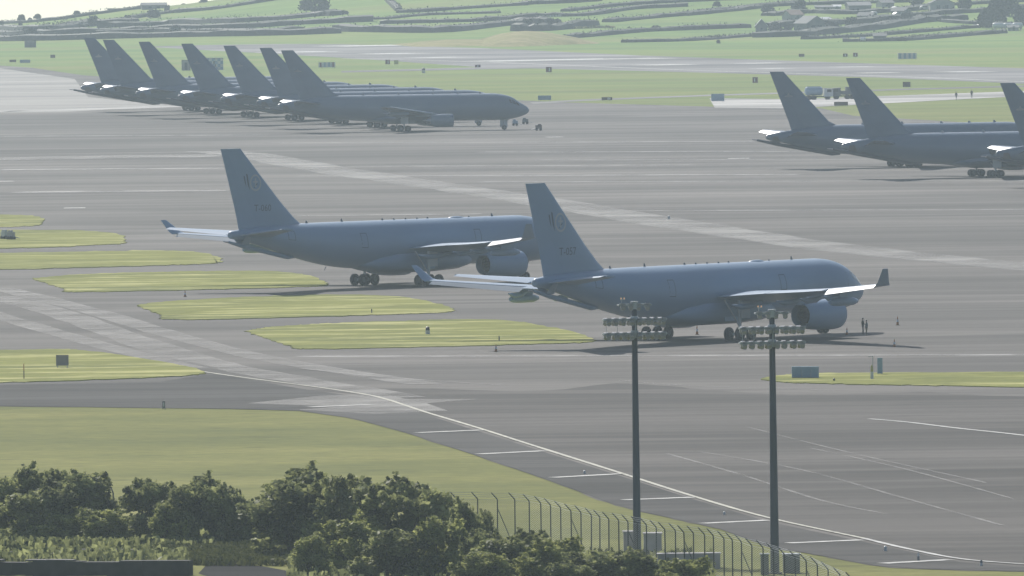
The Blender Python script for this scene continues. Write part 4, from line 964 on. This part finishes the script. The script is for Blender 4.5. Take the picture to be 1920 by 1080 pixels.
# people -------------------------------------------------------------
M['skin'] = mat('skin', (.35, .22, .16), .6); M['cloth'] = mat('dark_clothes', (.05, .055, .06), .8); M['olive'] = mat('olive_clothes', (.09, .085, .055), .8)
def person(px, py, h, face, stride, lab, cl, top, arm=0):
    p = G(px, py); root = empty('person', p, face)
    J = {'pel': (0, 0, .95), 'ch': (0, 0, 1.32), 'nk': (0, 0, 1.50), 'hd': (.02, 0, 1.60), 'hd2': (.02, 0, 1.72)}
    E = [('pel', 'ch'), ('ch', 'nk'), ('nk', 'hd'), ('hd', 'hd2')]; Rr = {'pel': .15, 'ch': .17, 'nk': .06, 'hd': .095, 'hd2': .085}
    for s, sy in (('l', 1), ('r', -1)):
        f = stride * sy
        J[s + 'hip'] = (0, sy * .09, .88); J[s + 'kn'] = (f * .5 + .03, sy * .1, .48); J[s + 'an'] = (f, sy * .1, .09); J[s + 'to'] = (f + .17, sy * .12, .05)
        J[s + 'sh'] = (0, sy * .19, 1.42); J[s + 'el'] = (-f * .4, sy * .25, 1.14); J[s + 'wr'] = (-f * .5 + .08 + arm * .15, sy * .24, .9 + arm * .25); J[s + 'ha'] = (-f * .5 + .1 + arm * .2, sy * .24, .82 + arm * .3)
        E += [('pel', s + 'hip'), (s + 'hip', s + 'kn'), (s + 'kn', s + 'an'), (s + 'an', s + 'to'), ('ch', s + 'sh'), (s + 'sh', s + 'el'), (s + 'el', s + 'wr'), (s + 'wr', s + 'ha')]
        Rr.update({s + 'hip': .095, s + 'kn': .062, s + 'an': .045, s + 'to': .035, s + 'sh': .07, s + 'el': .048, s + 'wr': .032, s + 'ha': .036})
        for q in range(5):
            n_ = s + 'f%d' % q; b = J[s + 'ha']; J[n_] = (b[0] + (q - 2) * .016 + .01, b[1] - sy * .01, b[2] - (.075 if q else .035)); E.append((s + 'ha', n_)); Rr[n_] = .009
    names = list(J); me = bpy.data.meshes.new('person'); me.from_pydata([J[n_] for n_ in names], [(names.index(a), names.index(b)) for a, b in E], [])
    o = bpy.data.objects.new('body', me); C.objects.link(o); o.modifiers.new('s', 'SKIN'); sv = me.skin_vertices[0].data
    for i, n_ in enumerate(names): sv[i].radius = (Rr[n_], Rr[n_] * (1.15 if n_ in ('ch', 'pel') else 1)); sv[i].use_root = n_ == 'pel'
    o.modifiers.new('u', 'SUBSURF').levels = 1
    m2_ = bpy.data.meshes.new_from_object(o.evaluated_get(bpy.context.evaluated_depsgraph_get())); bpy.data.objects.remove(o)
    m2_.materials.clear(); [m2_.materials.append(x) for x in (M['skin'], cl, top, M['black'])]
    for f in m2_.polygons:
        z = f.center.z; f.material_index = 0 if (z > 1.5 or (z < .93 and abs(f.center.y) > .2 and z > .6)) else (2 if z > .95 else (3 if z < .1 else 1)); f.use_smooth = True
    b = bpy.data.objects.new('body', m2_); C.objects.link(b); b.parent = root
    k = MB(); k.ball((.0, 0, 1.735), (.105, .1, .075), 7); k.build('hair', M['black'], root, True)
    root.scale = (h / 1.8,) * 3; return tag(root, lab, 'person', 'people standing on the airfield')
person(1793, 187, 1.8, R(60), .22, 'person walking on the pale road, left one of the two', M['cloth'], M['cloth'])
person(1822, 184, 1.9, R(-100), .1, 'person walking on the pale road, right one of the two', M['cloth'], M['olive'])
person(1618, 627, 1.75, R(20), .12, 'person in dark clothes beside the nose of the nearest tanker', M['cloth'], M['olive'], .6)
person(1625, 630, 1.7, R(200), .05, 'second person in pale top beside the nose of the nearest tanker', M['olive'], M['cab'])
# vehicles ------------------------------------------------------------
def wheels(o, xs_, yw, r):
    for x in xs_:
        for y in (-yw, yw):
            k = MB(); n = 14; rings = [[Vector((x + rr_ * math.cos(2 * PI * q / n), y + a, r + rr_ * math.sin(2 * PI * q / n))) for q in range(n)] for a, rr_ in ((-.14, r * .3), (-.14, r * .9), (-.08, r), (.08, r), (.14, r * .9), (.14, r * .3))]
            k.loft(rings); k.build('wheel', M['tyre'], o, True)
def truck(px, py, L_, kind, cab_m, body_m, lab, face=0):
    p = G(px, py); o = empty('truck', p, face); k = MB(); k.box((-.2, 0, .75), (L_ - .4, .9, .25)); k.build('chassis', M['black'], o)
    k = MB(); cx = L_ / 2 - 1
    k.loft([[Vector((cx + x, y, z)) for x, z in ((-.95, .7), (1.0, .7), (1.0, 1.5), (.8, 2.5), (-.95, 2.6))] for y in (-1.15, 1.15)]); cb = k.build('cab', cab_m, o)
    k = MB(); k.box((cx + .93, 0, 1.95), (.05, 1.9, .7), ry=-.2); k.box((cx + .15, -1.16, 2.0), (1.0, .04, .6)); k.box((cx + .15, 1.16, 2.0), (1.0, .04, .6)); k.build('window', M['glass'], cb)
    k = MB()
    if kind == 'tank':
        n = 20; x0, x1 = -L_ / 2, L_ / 2 - 2.2
        k.loft([[Vector((x, 1.15 * r_ * math.cos(2 * PI * q / n), 1.95 + .95 * r_ * math.sin(2 * PI * q / n))) for q in range(n)] for x, r_ in ((x0, .5), (x0 + .2, .95), (x0 + .5, 1), (x1 - .5, 1), (x1 - .2, .95), (x1, .5))]); k.box(((x0 + x1) / 2, 0, 2.93), (x1 - x0 - 1, .5, .12))
        k.build('tank', body_m, o, True)
    else:
        k.box((-1.1, 0, 1.1), (L_ - 2.4, 2.3, .18)); k.box((-1.1, 1.12, 1.5), (L_ - 2.4, .06, .7)); k.box((-1.1, -1.12, 1.5), (L_ - 2.4, .06, .7)); k.box((-1.4, 0, 2.0), (1.9, 1.9, 1.5)); k.build('load_bed', body_m, o)
    wheels(o, (-L_ / 2 + .9, -L_ / 2 + 2.0, L_ / 2 - 1.1), 1.0, .5); return tag(o, lab, 'truck', 'trucks parked on the pale road')
truck(1535, 187, 6.2, 'tank', M['whitep'], M['bluep'], 'pale tank truck on the road between the two right tails', R(8))
truck(1582, 186, 5.6, 'bed', M['cab'], M['cab'], 'dark truck with a boxy load behind the middle tail', R(188))
def cart(px, py, L_, m, lab, face=0, cat='ground cart'):
    p = G(px, py); o = empty('ground_cart', p, face); k = MB(); k.box((0, 0, .75), (L_, 1.1, .7)); k.box((-L_ * .15, 0, 1.2), (L_ * .5, .95, .3)); k.build('body', m, o); wheels(o, (-L_ * .3, L_ * .3), .5, .28)
    k = MB(); k.tube([(L_ / 2, 0, .5), (L_ / 2 + .9, 0, .25)], .05, 6); k.build('tow_bar', M['galv'], o); return tag(o, lab, cat)
cart(1010, 245, 1.3, M['brown'], 'small brown cart on the apron right of the nearest nose wheel', R(180))
cart(966, 236, 1.1, M['bluep'], 'pale ground power cart behind the nose wheel of the front tanker')
cart(985, 233, 1.2, M['cab'], 'grey cart just under the nose of the front tanker')
cart(10, 449, .8, M['galv'], 'small pale machine at the left end of a grass island', R(30), 'machine')
cart(21, 450, .7, M['conc'], 'second small pale machine on the same grass island', R(-20), 'machine')
# huts ------------------------------------------------------------------
M['roofr'] = mat('terracotta_roof', (.22, .13, .10), .8, noise=(2, (.16, .10, .08))); M['roofd'] = mat('dark_roof', (.07, .075, .08), .8); M['stucco'] = mat('pale_stucco', (.36, .36, .35), .85, noise=(.5, (.28, .28, .27)))
M['stuccod'] = mat('grey_stucco', (.17, .175, .18), .85, noise=(.5, (.13, .135, .14))); M['winp'] = mat('window_pane', (.05, .06, .07), .25); M['lightroof'] = mat('bright_metal_roof', (.62, .62, .60), .35)
def hut(px, py, wm, dm, hm, body, lab, cat='hut', checker=False):
    o = boxthing('hut', px, py, (wm, dm, hm), body, lab, cat, lid=M['roofd'])
    k = MB(); k.box((0, -dm / 2 - .03, hm * .4), (.8, .05, hm * .75)); k.build('door', M['cab'], o)
    if checker:
        k = MB(); nx, nz = 6, 4
        for i in range(nx):
            for j in range(nz):
                if (i + j) % 2: k.box((-wm / 2 + (i + .5) * wm / nx, -dm / 2 - .07, (j + .5) * hm / nz), (wm / nx, .04, hm / nz))
        k.build('checker_panel', M['bluep'], o)
    return o
hut(403, 131, 4.6, 3, 3.2, M['whitep'], 'blue and white checkered hut behind the fourth tail', checker=True)
hut(349, 132, 2.4, 2.4, 2.8, M['stucco'], 'small pale hut with reddish top left of the checkered hut')
hut(57, 89, 3.6, 3, 2.0, M['stuccod'], 'small grey equipment hut alone in the far left grass')
# ------------------------------------------------------------------ houses on the slope
def house(px, py, wpx, hpx, roofpx, dm, wall_m, roof_m, lab, rz=0, wins=2, gable_front=False, cat='house', name='house', chim=False):
    p = H(px, py); s_ = F / p.y; W = wpx / s_; Hh = hpx / s_; Rh = roofpx / s_; o = empty(name, (p.x, p.y + dm / 2, p.z - .3), rz); Hh += .3
    k = MB(); k.box((0, 0, Hh / 2), (W, dm, Hh))
    if gable_front: k.add([(-W / 2, -dm / 2, Hh), (W / 2, -dm / 2, Hh), (0, -dm / 2, Hh + Rh), (-W / 2, dm / 2, Hh), (W / 2, dm / 2, Hh), (0, dm / 2, Hh + Rh)], [[0, 1, 2], [3, 5, 4], [0, 2, 5, 3], [1, 4, 5, 2]])
    else: k.add([(-W / 2, -dm / 2, Hh), (-W / 2, dm / 2, Hh), (-W / 2, 0, Hh + Rh), (W / 2, -dm / 2, Hh), (W / 2, dm / 2, Hh), (W / 2, 0, Hh + Rh)], [[0, 1, 2], [3, 5, 4], [0, 2, 5, 3], [1, 4, 5, 2]])
    k.build('wall', wall_m, o)
    e = .3; t = .15; k = MB()
    if gable_front:
        for s in (-1, 1): k.add([(s * (W / 2 + e), -dm / 2 - e, Hh - e * Rh * 2 / W), (0, -dm / 2 - e, Hh + Rh + .03), (0, dm / 2 + e, Hh + Rh + .03), (s * (W / 2 + e), dm / 2 + e, Hh - e * Rh * 2 / W)] + [(s * (W / 2 + e), -dm / 2 - e, Hh - e * Rh * 2 / W + t), (0, -dm / 2 - e, Hh + Rh + t + .03), (0, dm / 2 + e, Hh + Rh + t + .03), (s * (W / 2 + e), dm / 2 + e, Hh - e * Rh * 2 / W + t)], [[0, 1, 2, 3], [4, 5, 6, 7], [0, 1, 5, 4], [2, 3, 7, 6], [0, 3, 7, 4]])
    else:
        for s in (-1, 1): k.add([(-W / 2 - e, s * (dm / 2 + e), Hh - e * Rh * 2 / dm), (W / 2 + e, s * (dm / 2 + e), Hh - e * Rh * 2 / dm), (W / 2 + e, 0, Hh + Rh + .03), (-W / 2 - e, 0, Hh + Rh + .03)] + [(-W / 2 - e, s * (dm / 2 + e), Hh - e * Rh * 2 / dm + t), (W / 2 + e, s * (dm / 2 + e), Hh - e * Rh * 2 / dm + t), (W / 2 + e, 0, Hh + Rh + t + .03), (-W / 2 - e, 0, Hh + Rh + t + .03)], [[0, 1, 2, 3], [4, 5, 6, 7], [0, 1, 5, 4], [1, 2, 6, 5], [0, 3, 7, 4]])
    rf = k.build('roof', roof_m, o)
    if chim: k = MB(); k.box((W * .3, 0, Hh + Rh + .3), (.6, .6, 1.1)); k.build('chimney', wall_m, rf)
    for i in range(wins):
        x = -W / 2 + (i + 1) * W / (wins + 1); k = MB(); k.box((x, -dm / 2 - .02, Hh * .55), (min(1.2, W * .16), .06, min(1.6, Hh * .42))); k.build('window', M['winp'], o)
    k = MB(); k.box((W * .05, -dm / 2 - .03, .3 + .75), (.8, .08, 1.5)); k.build('door', M['cab'], o)
    return tag(o, lab, cat, 'houses and sheds on the far slope')
house(1428, 64, 22, 16, 12, 5, M['stuccod'], M['lightroof'], 'narrow barn with a white edged gable, leftmost building of the hamlet', 0, 1, True, 'barn', 'barn')
house(1487, 38, 26, 10, 8, 7, M['stucco'], M['roofr'], 'pale house with a reddish roof right of the gabled barn', R(25), 1)
house(1520, 58, 44, 14, 13, 8, M['stuccod'], M['roofd'], 'large dark house with a pale left eave in the hamlet', R(30), 2, True)
house(1545, 22, 32, 8, 3, 6, M['stucco'], M['stuccod'], 'long low pale shed above the large dark house', 0, 0, cat='shed', name='shed')
house(1569, 20, 15, 7, 3, 5, M['stucco'], M['lightroof'], 'tiny bright framed shed right of the long pale shed', 0, 2, cat='shed', name='shed')
house(1610, 20, 42, 9, 6, 10, M['stuccod'], M['stuccod'], 'wide grey farm shed with a low rounded roof', R(6), 0, cat='shed', name='shed')
house(1545, 44, 22, 6, 5, 6, M['stuccod'], M['lightroof'], 'small house with a bright slanting roof below the long shed', R(20), 1)
house(1626, 38, 28, 8, 6, 7, M['stuccod'], M['roofd'], 'small dark house beside the shining white tank', R(-15), 1)
house(1660, 14, 24, 8, 5, 7, M['stucco'], M['roofd'], 'pale house near the top of the hamlet', R(15), 1)
house(1690, 30, 26, 9, 6, 7, M['stuccod'], M['roofd'], 'dark house below the upper pale one', R(-20), 1)
house(1766, 20, 46, 14, 10, 9, M['stucco'], M['roofd'], 'pale gabled house with two dark windows above the field', R(3), 2, True, chim=True)
house(1650, 78, 24, 10, 4, 5, M['stuccod'], M['roofd'], 'small roadside shed nearest the runway', 0, 0, cat='shed', name='shed')
house(288, 17, 46, 7, 4, 7, M['stuccod'], M['roofd'], 'low dark farmhouse on the skyline at left', R(4), 2)
house(1900, 58, 20, 6, 4, 6, M['stucco'], M['roofd'], 'pale shed behind the white tanks at the right edge', 0, 1, cat='shed', name='shed')
def tank(px, py, L_, r, lab):
    p = H(px, py); o = empty('storage_tank', (p.x, p.y, p.z), R(4)); k = MB(); n = 20
    k.loft([[Vector((x, rr_ * math.cos(2 * PI * q / n), r + .4 + rr_ * math.sin(2 * PI * q / n))) for q in range(n)] for x, rr_ in ((-L_ / 2, r * .3), (-L_ / 2 + .15, r * .8), (-L_ / 2 + .5, r), (L_ / 2 - .5, r), (L_ / 2 - .15, r * .8), (L_ / 2, r * .3))]); k.build('tank', M['whitep'], o, True)
    for x in (-L_ * .3, L_ * .3): k = MB(); k.box((x, 0, .3), (.4, r * 1.6, .9)); k.build('saddle', M['conc'], o)
    return tag(o, lab, 'tank', 'white storage tanks')
tank(1872, 56, 3.9, .95, 'white storage tank, left one at the right picture edge'); tank(1890, 56, 3.2, .9, 'white storage tank, second from the left at the right edge'); tank(1908, 56, 3.4, .95, 'white storage tank, third from the left at the right edge')
tank(1639, 33, 2.2, .8, 'small shining white tank in the middle of the hamlet')
def car(px, py, m, lab, rz=0):
    p = H(px, py); o = empty('parked_car', p, rz); k = MB()
    k.loft([[Vector((x, y, z)) for x, z in ((-2.1, .35), (2.1, .35), (2.1, .8), (1.2, .95), (.6, 1.42), (-1.2, 1.45), (-1.9, .98), (-2.1, .8))] for y in (-.85, .85)]); b = k.build('body', m, o)
    k = MB(); k.box((-.3, 0, 1.18), (1.5, 1.74, .3)); k.build('window', M['glass'], o); wheels(o, (-1.3, 1.3), .72, .32); return tag(o, lab, 'car', 'cars parked among the far houses')
car(1680, 20, M['whitep'], 'white car parked above the dark house in the hamlet', R(60)); car(1685, 31, M['whitep'], 'white car parked below the other one in the hamlet', R(30)); car(1735, 19, M['whitep'], 'white car left of the pale gabled house', R(10)); car(1843, 52, M['whitep'], 'white car left of the big white tanks', R(25)); car(1618, 80, M['whitep'], 'small white car near the roadside shed', R(90))
sheet('road', [(1700, 27), (1755, 26), (1742, 34), (1712, 35)], .0, M['concrete'], 'pale forecourt below the gabled house') if False else None
# ------------------------------------------------------------------ hedges, walls and trees on the slope
def hedge(pts, h, wd, lab, seed, dens=7, leaf=.34, lm=None, grp='dark hedges between the far fields'):
    pts = smooth_line(pts, 5) if len(pts) > 2 else [(pts[0][0] + (pts[1][0] - pts[0][0]) * t / 8, pts[0][1] + (pts[1][1] - pts[0][1]) * t / 8) for t in range(9)]
    W = [H(a, b) for a, b in pts]; rs = np.random.RandomState(seed); P = []; core = MB(); rings = []
    x0 = W[0].copy()
    for a, b in zip(W, W[1:]):
        L_ = (b - a).length; n = max(3, int(L_ * dens))
        t = rs.uniform(size=n); t2 = rs.uniform(size=n)
        hh = h * (.8 + .35 * np.sin(t * 3 + a.x * .2) * .5 + rs.uniform(-.15, .3, n))
        pos = np.array(a)[None] * (1 - t[:, None]) + np.array(b)[None] * t[:, None]
        pos[:, 0] += rs.uniform(-1, 1, n) * wd * .3; pos[:, 1] += rs.uniform(-1, 1, n) * wd * .6; pos[:, 2] += hh * t2 ** .7
        P.append(pos)
    for i, a in enumerate(W):
        hh = h * rs.uniform(.6, .95); d = (W[min(i + 1, len(W) - 1)] - W[max(i - 1, 0)]).normalized(); nrm = Vector((-d.y, d.x, 0)).normalized() * wd * .4
        rings.append([a - nrm + Vector((0, 0, -.5)), a + nrm + Vector((0, 0, -.5)), a + nrm * .8 + Vector((0, 0, hh * .8)), a + Vector((0, 0, hh)), a - nrm * .8 + Vector((0, 0, hh * .8))])
    P = np.concatenate(P) - np.array(x0)
    o = empty('hedge', x0); quads('foliage', P, leaf * rs.uniform(.6, 1.4, len(P)), lm or M['leaff'], rs, o)
    core.loft([[p - x0 for p in r] for r in rings]); core.build('branches', M['leaff'], o)
    return tag(o, lab, 'hedge', grp)
HD = [
 ([(0, 46), (60, 42), (120, 36), (200, 24), (270, 16)], 1.0, 2, 'thin hedge along the left skyline'),
 ([(-20, 60), (60, 60), (110, 56), (160, 50), (250, 45)], 2.0, 8, 'hedge below the left skyline field'),
 ([(150, 52), (200, 44), (287, 29), (333, 24), (400, 18), (467, 8), (520, 0)], 1.1, 3, 'hedge climbing towards the skyline farmhouse'),
 ([(200, 52), (330, 46), (480, 40), (600, 30), (640, 28)], 1.6, 10, 'long dark hedge left of centre, uppermost of the dense band'),
 ([(-20, 68), (100, 66), (250, 60), (420, 55), (560, 46), (700, 40)], 1.7, 10, 'second long hedge of the dense band at left'),
 ([(-20, 77), (120, 75), (260, 71), (400, 68), (520, 66), (640, 62)], 1.7, 8, 'lowest hedge of the dense band above the left airfield grass'),
 ([(180, 64), (300, 60), (440, 62), (560, 56)], 1.2, 6, 'short hedge inside the dense band behind the left tails'),
 ([(724, -4), (735, 8), (748, 20)], 1.2, 3, 'short hedge running down the slope above the left centre'),
 ([(743, 24), (800, 22), (880, 16), (990, 9)], 1.0, 6, 'hedge under the smooth pale green field'),
 ([(640, 38), (720, 36), (800, 29), (935, 25)], .8, 4, 'thin hedge below the smooth field, left of centre'),
 ([(712, 45), (800, 43), (900, 40), (1000, 32), (1100, 29), (1180, 18), (1290, 12)], 1.1, 6, 'long hedge rising to the right through the middle'),
 ([(640, 58), (740, 60), (830, 60), (920, 50), (980, 46), (1020, 44)], 1.8, 9, 'thick dark hedge above the sandy bank, left part'),
 ([(970, 58), (1010, 58), (1060, 54), (1110, 47)], 1.9, 6, 'dark clump hedge right above the sandy bank'),
 ([(1140, 42), (1200, 36), (1290, 28), (1400, 16), (1500, 8)], 1.1, 6, 'hedge climbing towards the hamlet'),
 ([(1060, 72), (1130, 66), (1200, 60), (1290, 56), (1400, 52)], 1.2, 6, 'hedge just below the middle of the green slope'),
 ([(1170, 80), (1290, 77), (1400, 69), (1460, 66)], .8, 4, 'lowest hedge between sandy bank and hamlet'),
 ([(985, 8), (1060, 6), (1120, 2)], 1.1, 5, 'short hedge at the top edge near the middle'),
 ([(1060, 22), (1120, 15), (1200, 8), (1300, 3), (1420, -2)], .9, 5, 'upper hedge cut by the top edge'),
 ([(1280, 30), (1380, 20), (1450, 12), (1560, 8), (1700, 4)], 1.0, 6, 'hedge passing above the hamlet'),
 ([(1410, 70), (1480, 68), (1560, 62), (1640, 54), (1720, 42), (1800, 36)], 1.6, 9, 'dense dark hedge under the hamlet'),
 ([(1430, 52), (1520, 48), (1600, 44), (1680, 38)], 1.6, 9, 'dark hedge running among the houses'),
 ([(1510, 74), (1600, 70), (1680, 64), (1780, 56), (1830, 52)], .9, 4, 'thin hedge right of the hamlet, upper one of two'),
 ([(1580, 80), (1700, 76), (1800, 68), (1880, 62)], 1.0, 5, 'thin hedge right of the hamlet, lower one of two'),
 ([(1725, 34), (1780, 42), (1850, 46), (1900, 46)], .9, 4, 'hedge slanting down right of the forecourt'),
 ([(1700, 32), (1780, 26), (1880, 20), (1960, 14)], 1.3, 6, 'hedge below the pale gabled house'),
 ([(1790, 10), (1860, 6), (1960, 2)], .9, 5, 'hedge at the top right corner'),
 ([(1440, 30), (1520, 24), (1600, 26), (1700, 20), (1760, 12)], 1.2, 8, 'dark hedge behind the upper sheds'),
]
for i, (pts, h, wd, lab) in enumerate(HD): hedge(pts, h * 1.5, wd * 1.2, lab, 100 + i)
def ordinal_trees(lst, grp, base):
    for i, (key, px, py, wpx, hpx, lab) in enumerate(lst):
        p = H(px, py); s_ = F / p.y; tree_at(key, px, py, wpx / s_ * 1.25, hpx / s_ * 1.25, lab, 'tree', grp, 'tree', True, .1)
ordinal_trees([
 ('f1', 4, 46, 10, 7, 'small tree at the very left end of the skyline'), ('f1', 40, 43, 15, 14, 'round brownish tree, tallest on the left skyline'), ('f1', 24, 44, 9, 6, 'low bare bush left of the round skyline tree'), ('f0', 56, 40, 9, 6, 'low bush right of the round skyline tree'),
 ('f1', 70, 36, 13, 9, 'bare brownish bush before the middle of the left skyline'), ('f0', 82, 33, 10, 6, 'small dark bush on the left skyline'), ('f1', 95, 31, 11, 4, 'faint bare bush on the left skyline'), ('f0', 110, 30, 12, 5, 'flat bush on the left skyline'), ('f0', 144, 27, 14, 6, 'dark bush halfway up the skyline'), ('f0', 162, 24, 12, 5, 'dark bush right of the halfway one'),
 ('f1', 190, 20, 16, 7, 'brown bare bush high on the skyline'), ('f1', 210, 18, 18, 10, 'large brown bare bush nearest the skyline farmhouse'), ('f0', 228, 17, 10, 4, 'low dark bush between bare bush and farmhouse'),
 ('f2', 314, 24, 12, 12, 'dark bush at the right end of the skyline farmhouse'), ('f1', 345, 8, 12, 8, 'bare tree on the skyline right of the farmhouse'), ('f0', 382, 5, 16, 6, 'bush where the skyline meets the top edge'),
 ('f2', 176, 50, 22, 17, 'round dark tree below the left skyline field'), ('f0', 38, 58, 10, 16, 'dark tree between the left skyline and the hedges'), ('f2', 60, 70, 34, 16, 'broad dark tree in the dense left band'), ('f0', 288, 34, 26, 14, 'bushy tree in the climbing hedge'), ('f2', 240, 38, 18, 8, 'low bush in the climbing hedge'),
 ('f0', 330, 66, 26, 16, 'dark tree in the dense band behind the third tail')], 'trees and bushes on the left skyline', '')
ordinal_trees([
 ('f2', 600, 26, 36, 26, 'dark round tree at the top edge left of centre'), ('f0', 575, 20, 30, 18, 'tree touching the left side of the top edge tree'), ('f0', 1040, 52, 30, 14, 'dark bush above the right end of the sandy bank'), ('f2', 990, 50, 26, 12, 'dark bush above the crest of the sandy bank'),
 ('f0', 1455, 60, 26, 16, 'dark tree right of the gabled barn'), ('f2', 1480, 66, 24, 14, 'bush in front of the pale reddish house'), ('f0', 1560, 58, 28, 16, 'dark tree right of the large dark house'), ('f2', 1600, 54, 30, 18, 'dark tree left of the shining tank'), ('f0', 1655, 48, 26, 14, 'dark tree right of the shining tank'),
 ('f2', 1700, 44, 28, 16, 'bush below the upper hamlet houses'), ('f0', 1440, 28, 26, 14, 'tree above the gabled barn'), ('f2', 1500, 20, 30, 16, 'tree above the pale reddish house'), ('f0', 1720, 14, 26, 18, 'dark tree left of the pale gabled house'), ('f2', 1808, 20, 28, 26, 'dark tree right of the pale gabled house'),
 ('f2', 1850, 52, 34, 30, 'large dark tree left of the white tanks, lower one'), ('f0', 1872, 44, 44, 38, 'large dark tree above the white tanks'), ('f2', 1895, 30, 44, 34, 'large dark tree near the top right corner'), ('f0', 1915, 48, 30, 26, 'dark tree at the right edge behind the tanks'), ('f2', 1880, 12, 30, 20, 'dark tree cut by the top edge at right'),
 ('f0', 1345, 12, 16, 8, 'small bush in the upper hedge left of the hamlet'), ('f0', 1690, 78, 20, 7, 'low bush right of the roadside shed'), ('f0', 1348, 166, 8, 6, 'tiny dark bush on the grass left of the right hand tails'), ('f0', 1230, 56, 18, 7, 'low bush in the middle hedge')], 'dark trees on the green slope', '')
M['palewall'] = mat('pale_stone_wall', (.45, .44, .42), .8)
pw = MB(); x = 1012
while x < 1100:
    p = H(x, 34 - (x - 1012) * .07); pw.box(p + Vector((0, 0, .35)), (.5, .5, .8), rz=x); x += rt.uniform(3, 6)
tag(pw.build('stone_wall', M['palewall']), 'broken pale stone wall in the middle of the green slope', 'wall')
pw = MB(); x = 1080
while x < 1150:
    p = H(x, 54 - (x - 1080) * .03); pw.box(p + Vector((0, 0, .2)), (1.0, 1.0, rt.uniform(.4, 1.2)), rz=x, rx=.2); x += rt.uniform(3, 6)
tag(pw.build('rubble_heap', M['sandygrass']), 'yellowish heap of rubble on the slope above the sandy bank', 'rubble')
# ------------------------------------------------------------------ haze
hz = MB(); hz.box((0, 2600, 28.5), (3000, 5400, 66)); ho = hz.build('haze', None); ho.data.materials.clear()
hm = bpy.data.materials.new('haze_air'); hm.use_nodes = True; hn = hm.node_tree; hn.nodes.clear()
pv = hn.nodes.new('ShaderNodeVolumePrincipled'); om = hn.nodes.new('ShaderNodeOutputMaterial')
pv.inputs['Color'].default_value = (.74, .89, 1, 1); pv.inputs['Density'].default_value = .72e-4; pv.inputs['Anisotropy'].default_value = .3
hn.links.new(pv.outputs[0], om.inputs['Volume']); ho.data.materials.append(hm); tag(ho, 'pale blue haze over the airfield', kind='stuff')
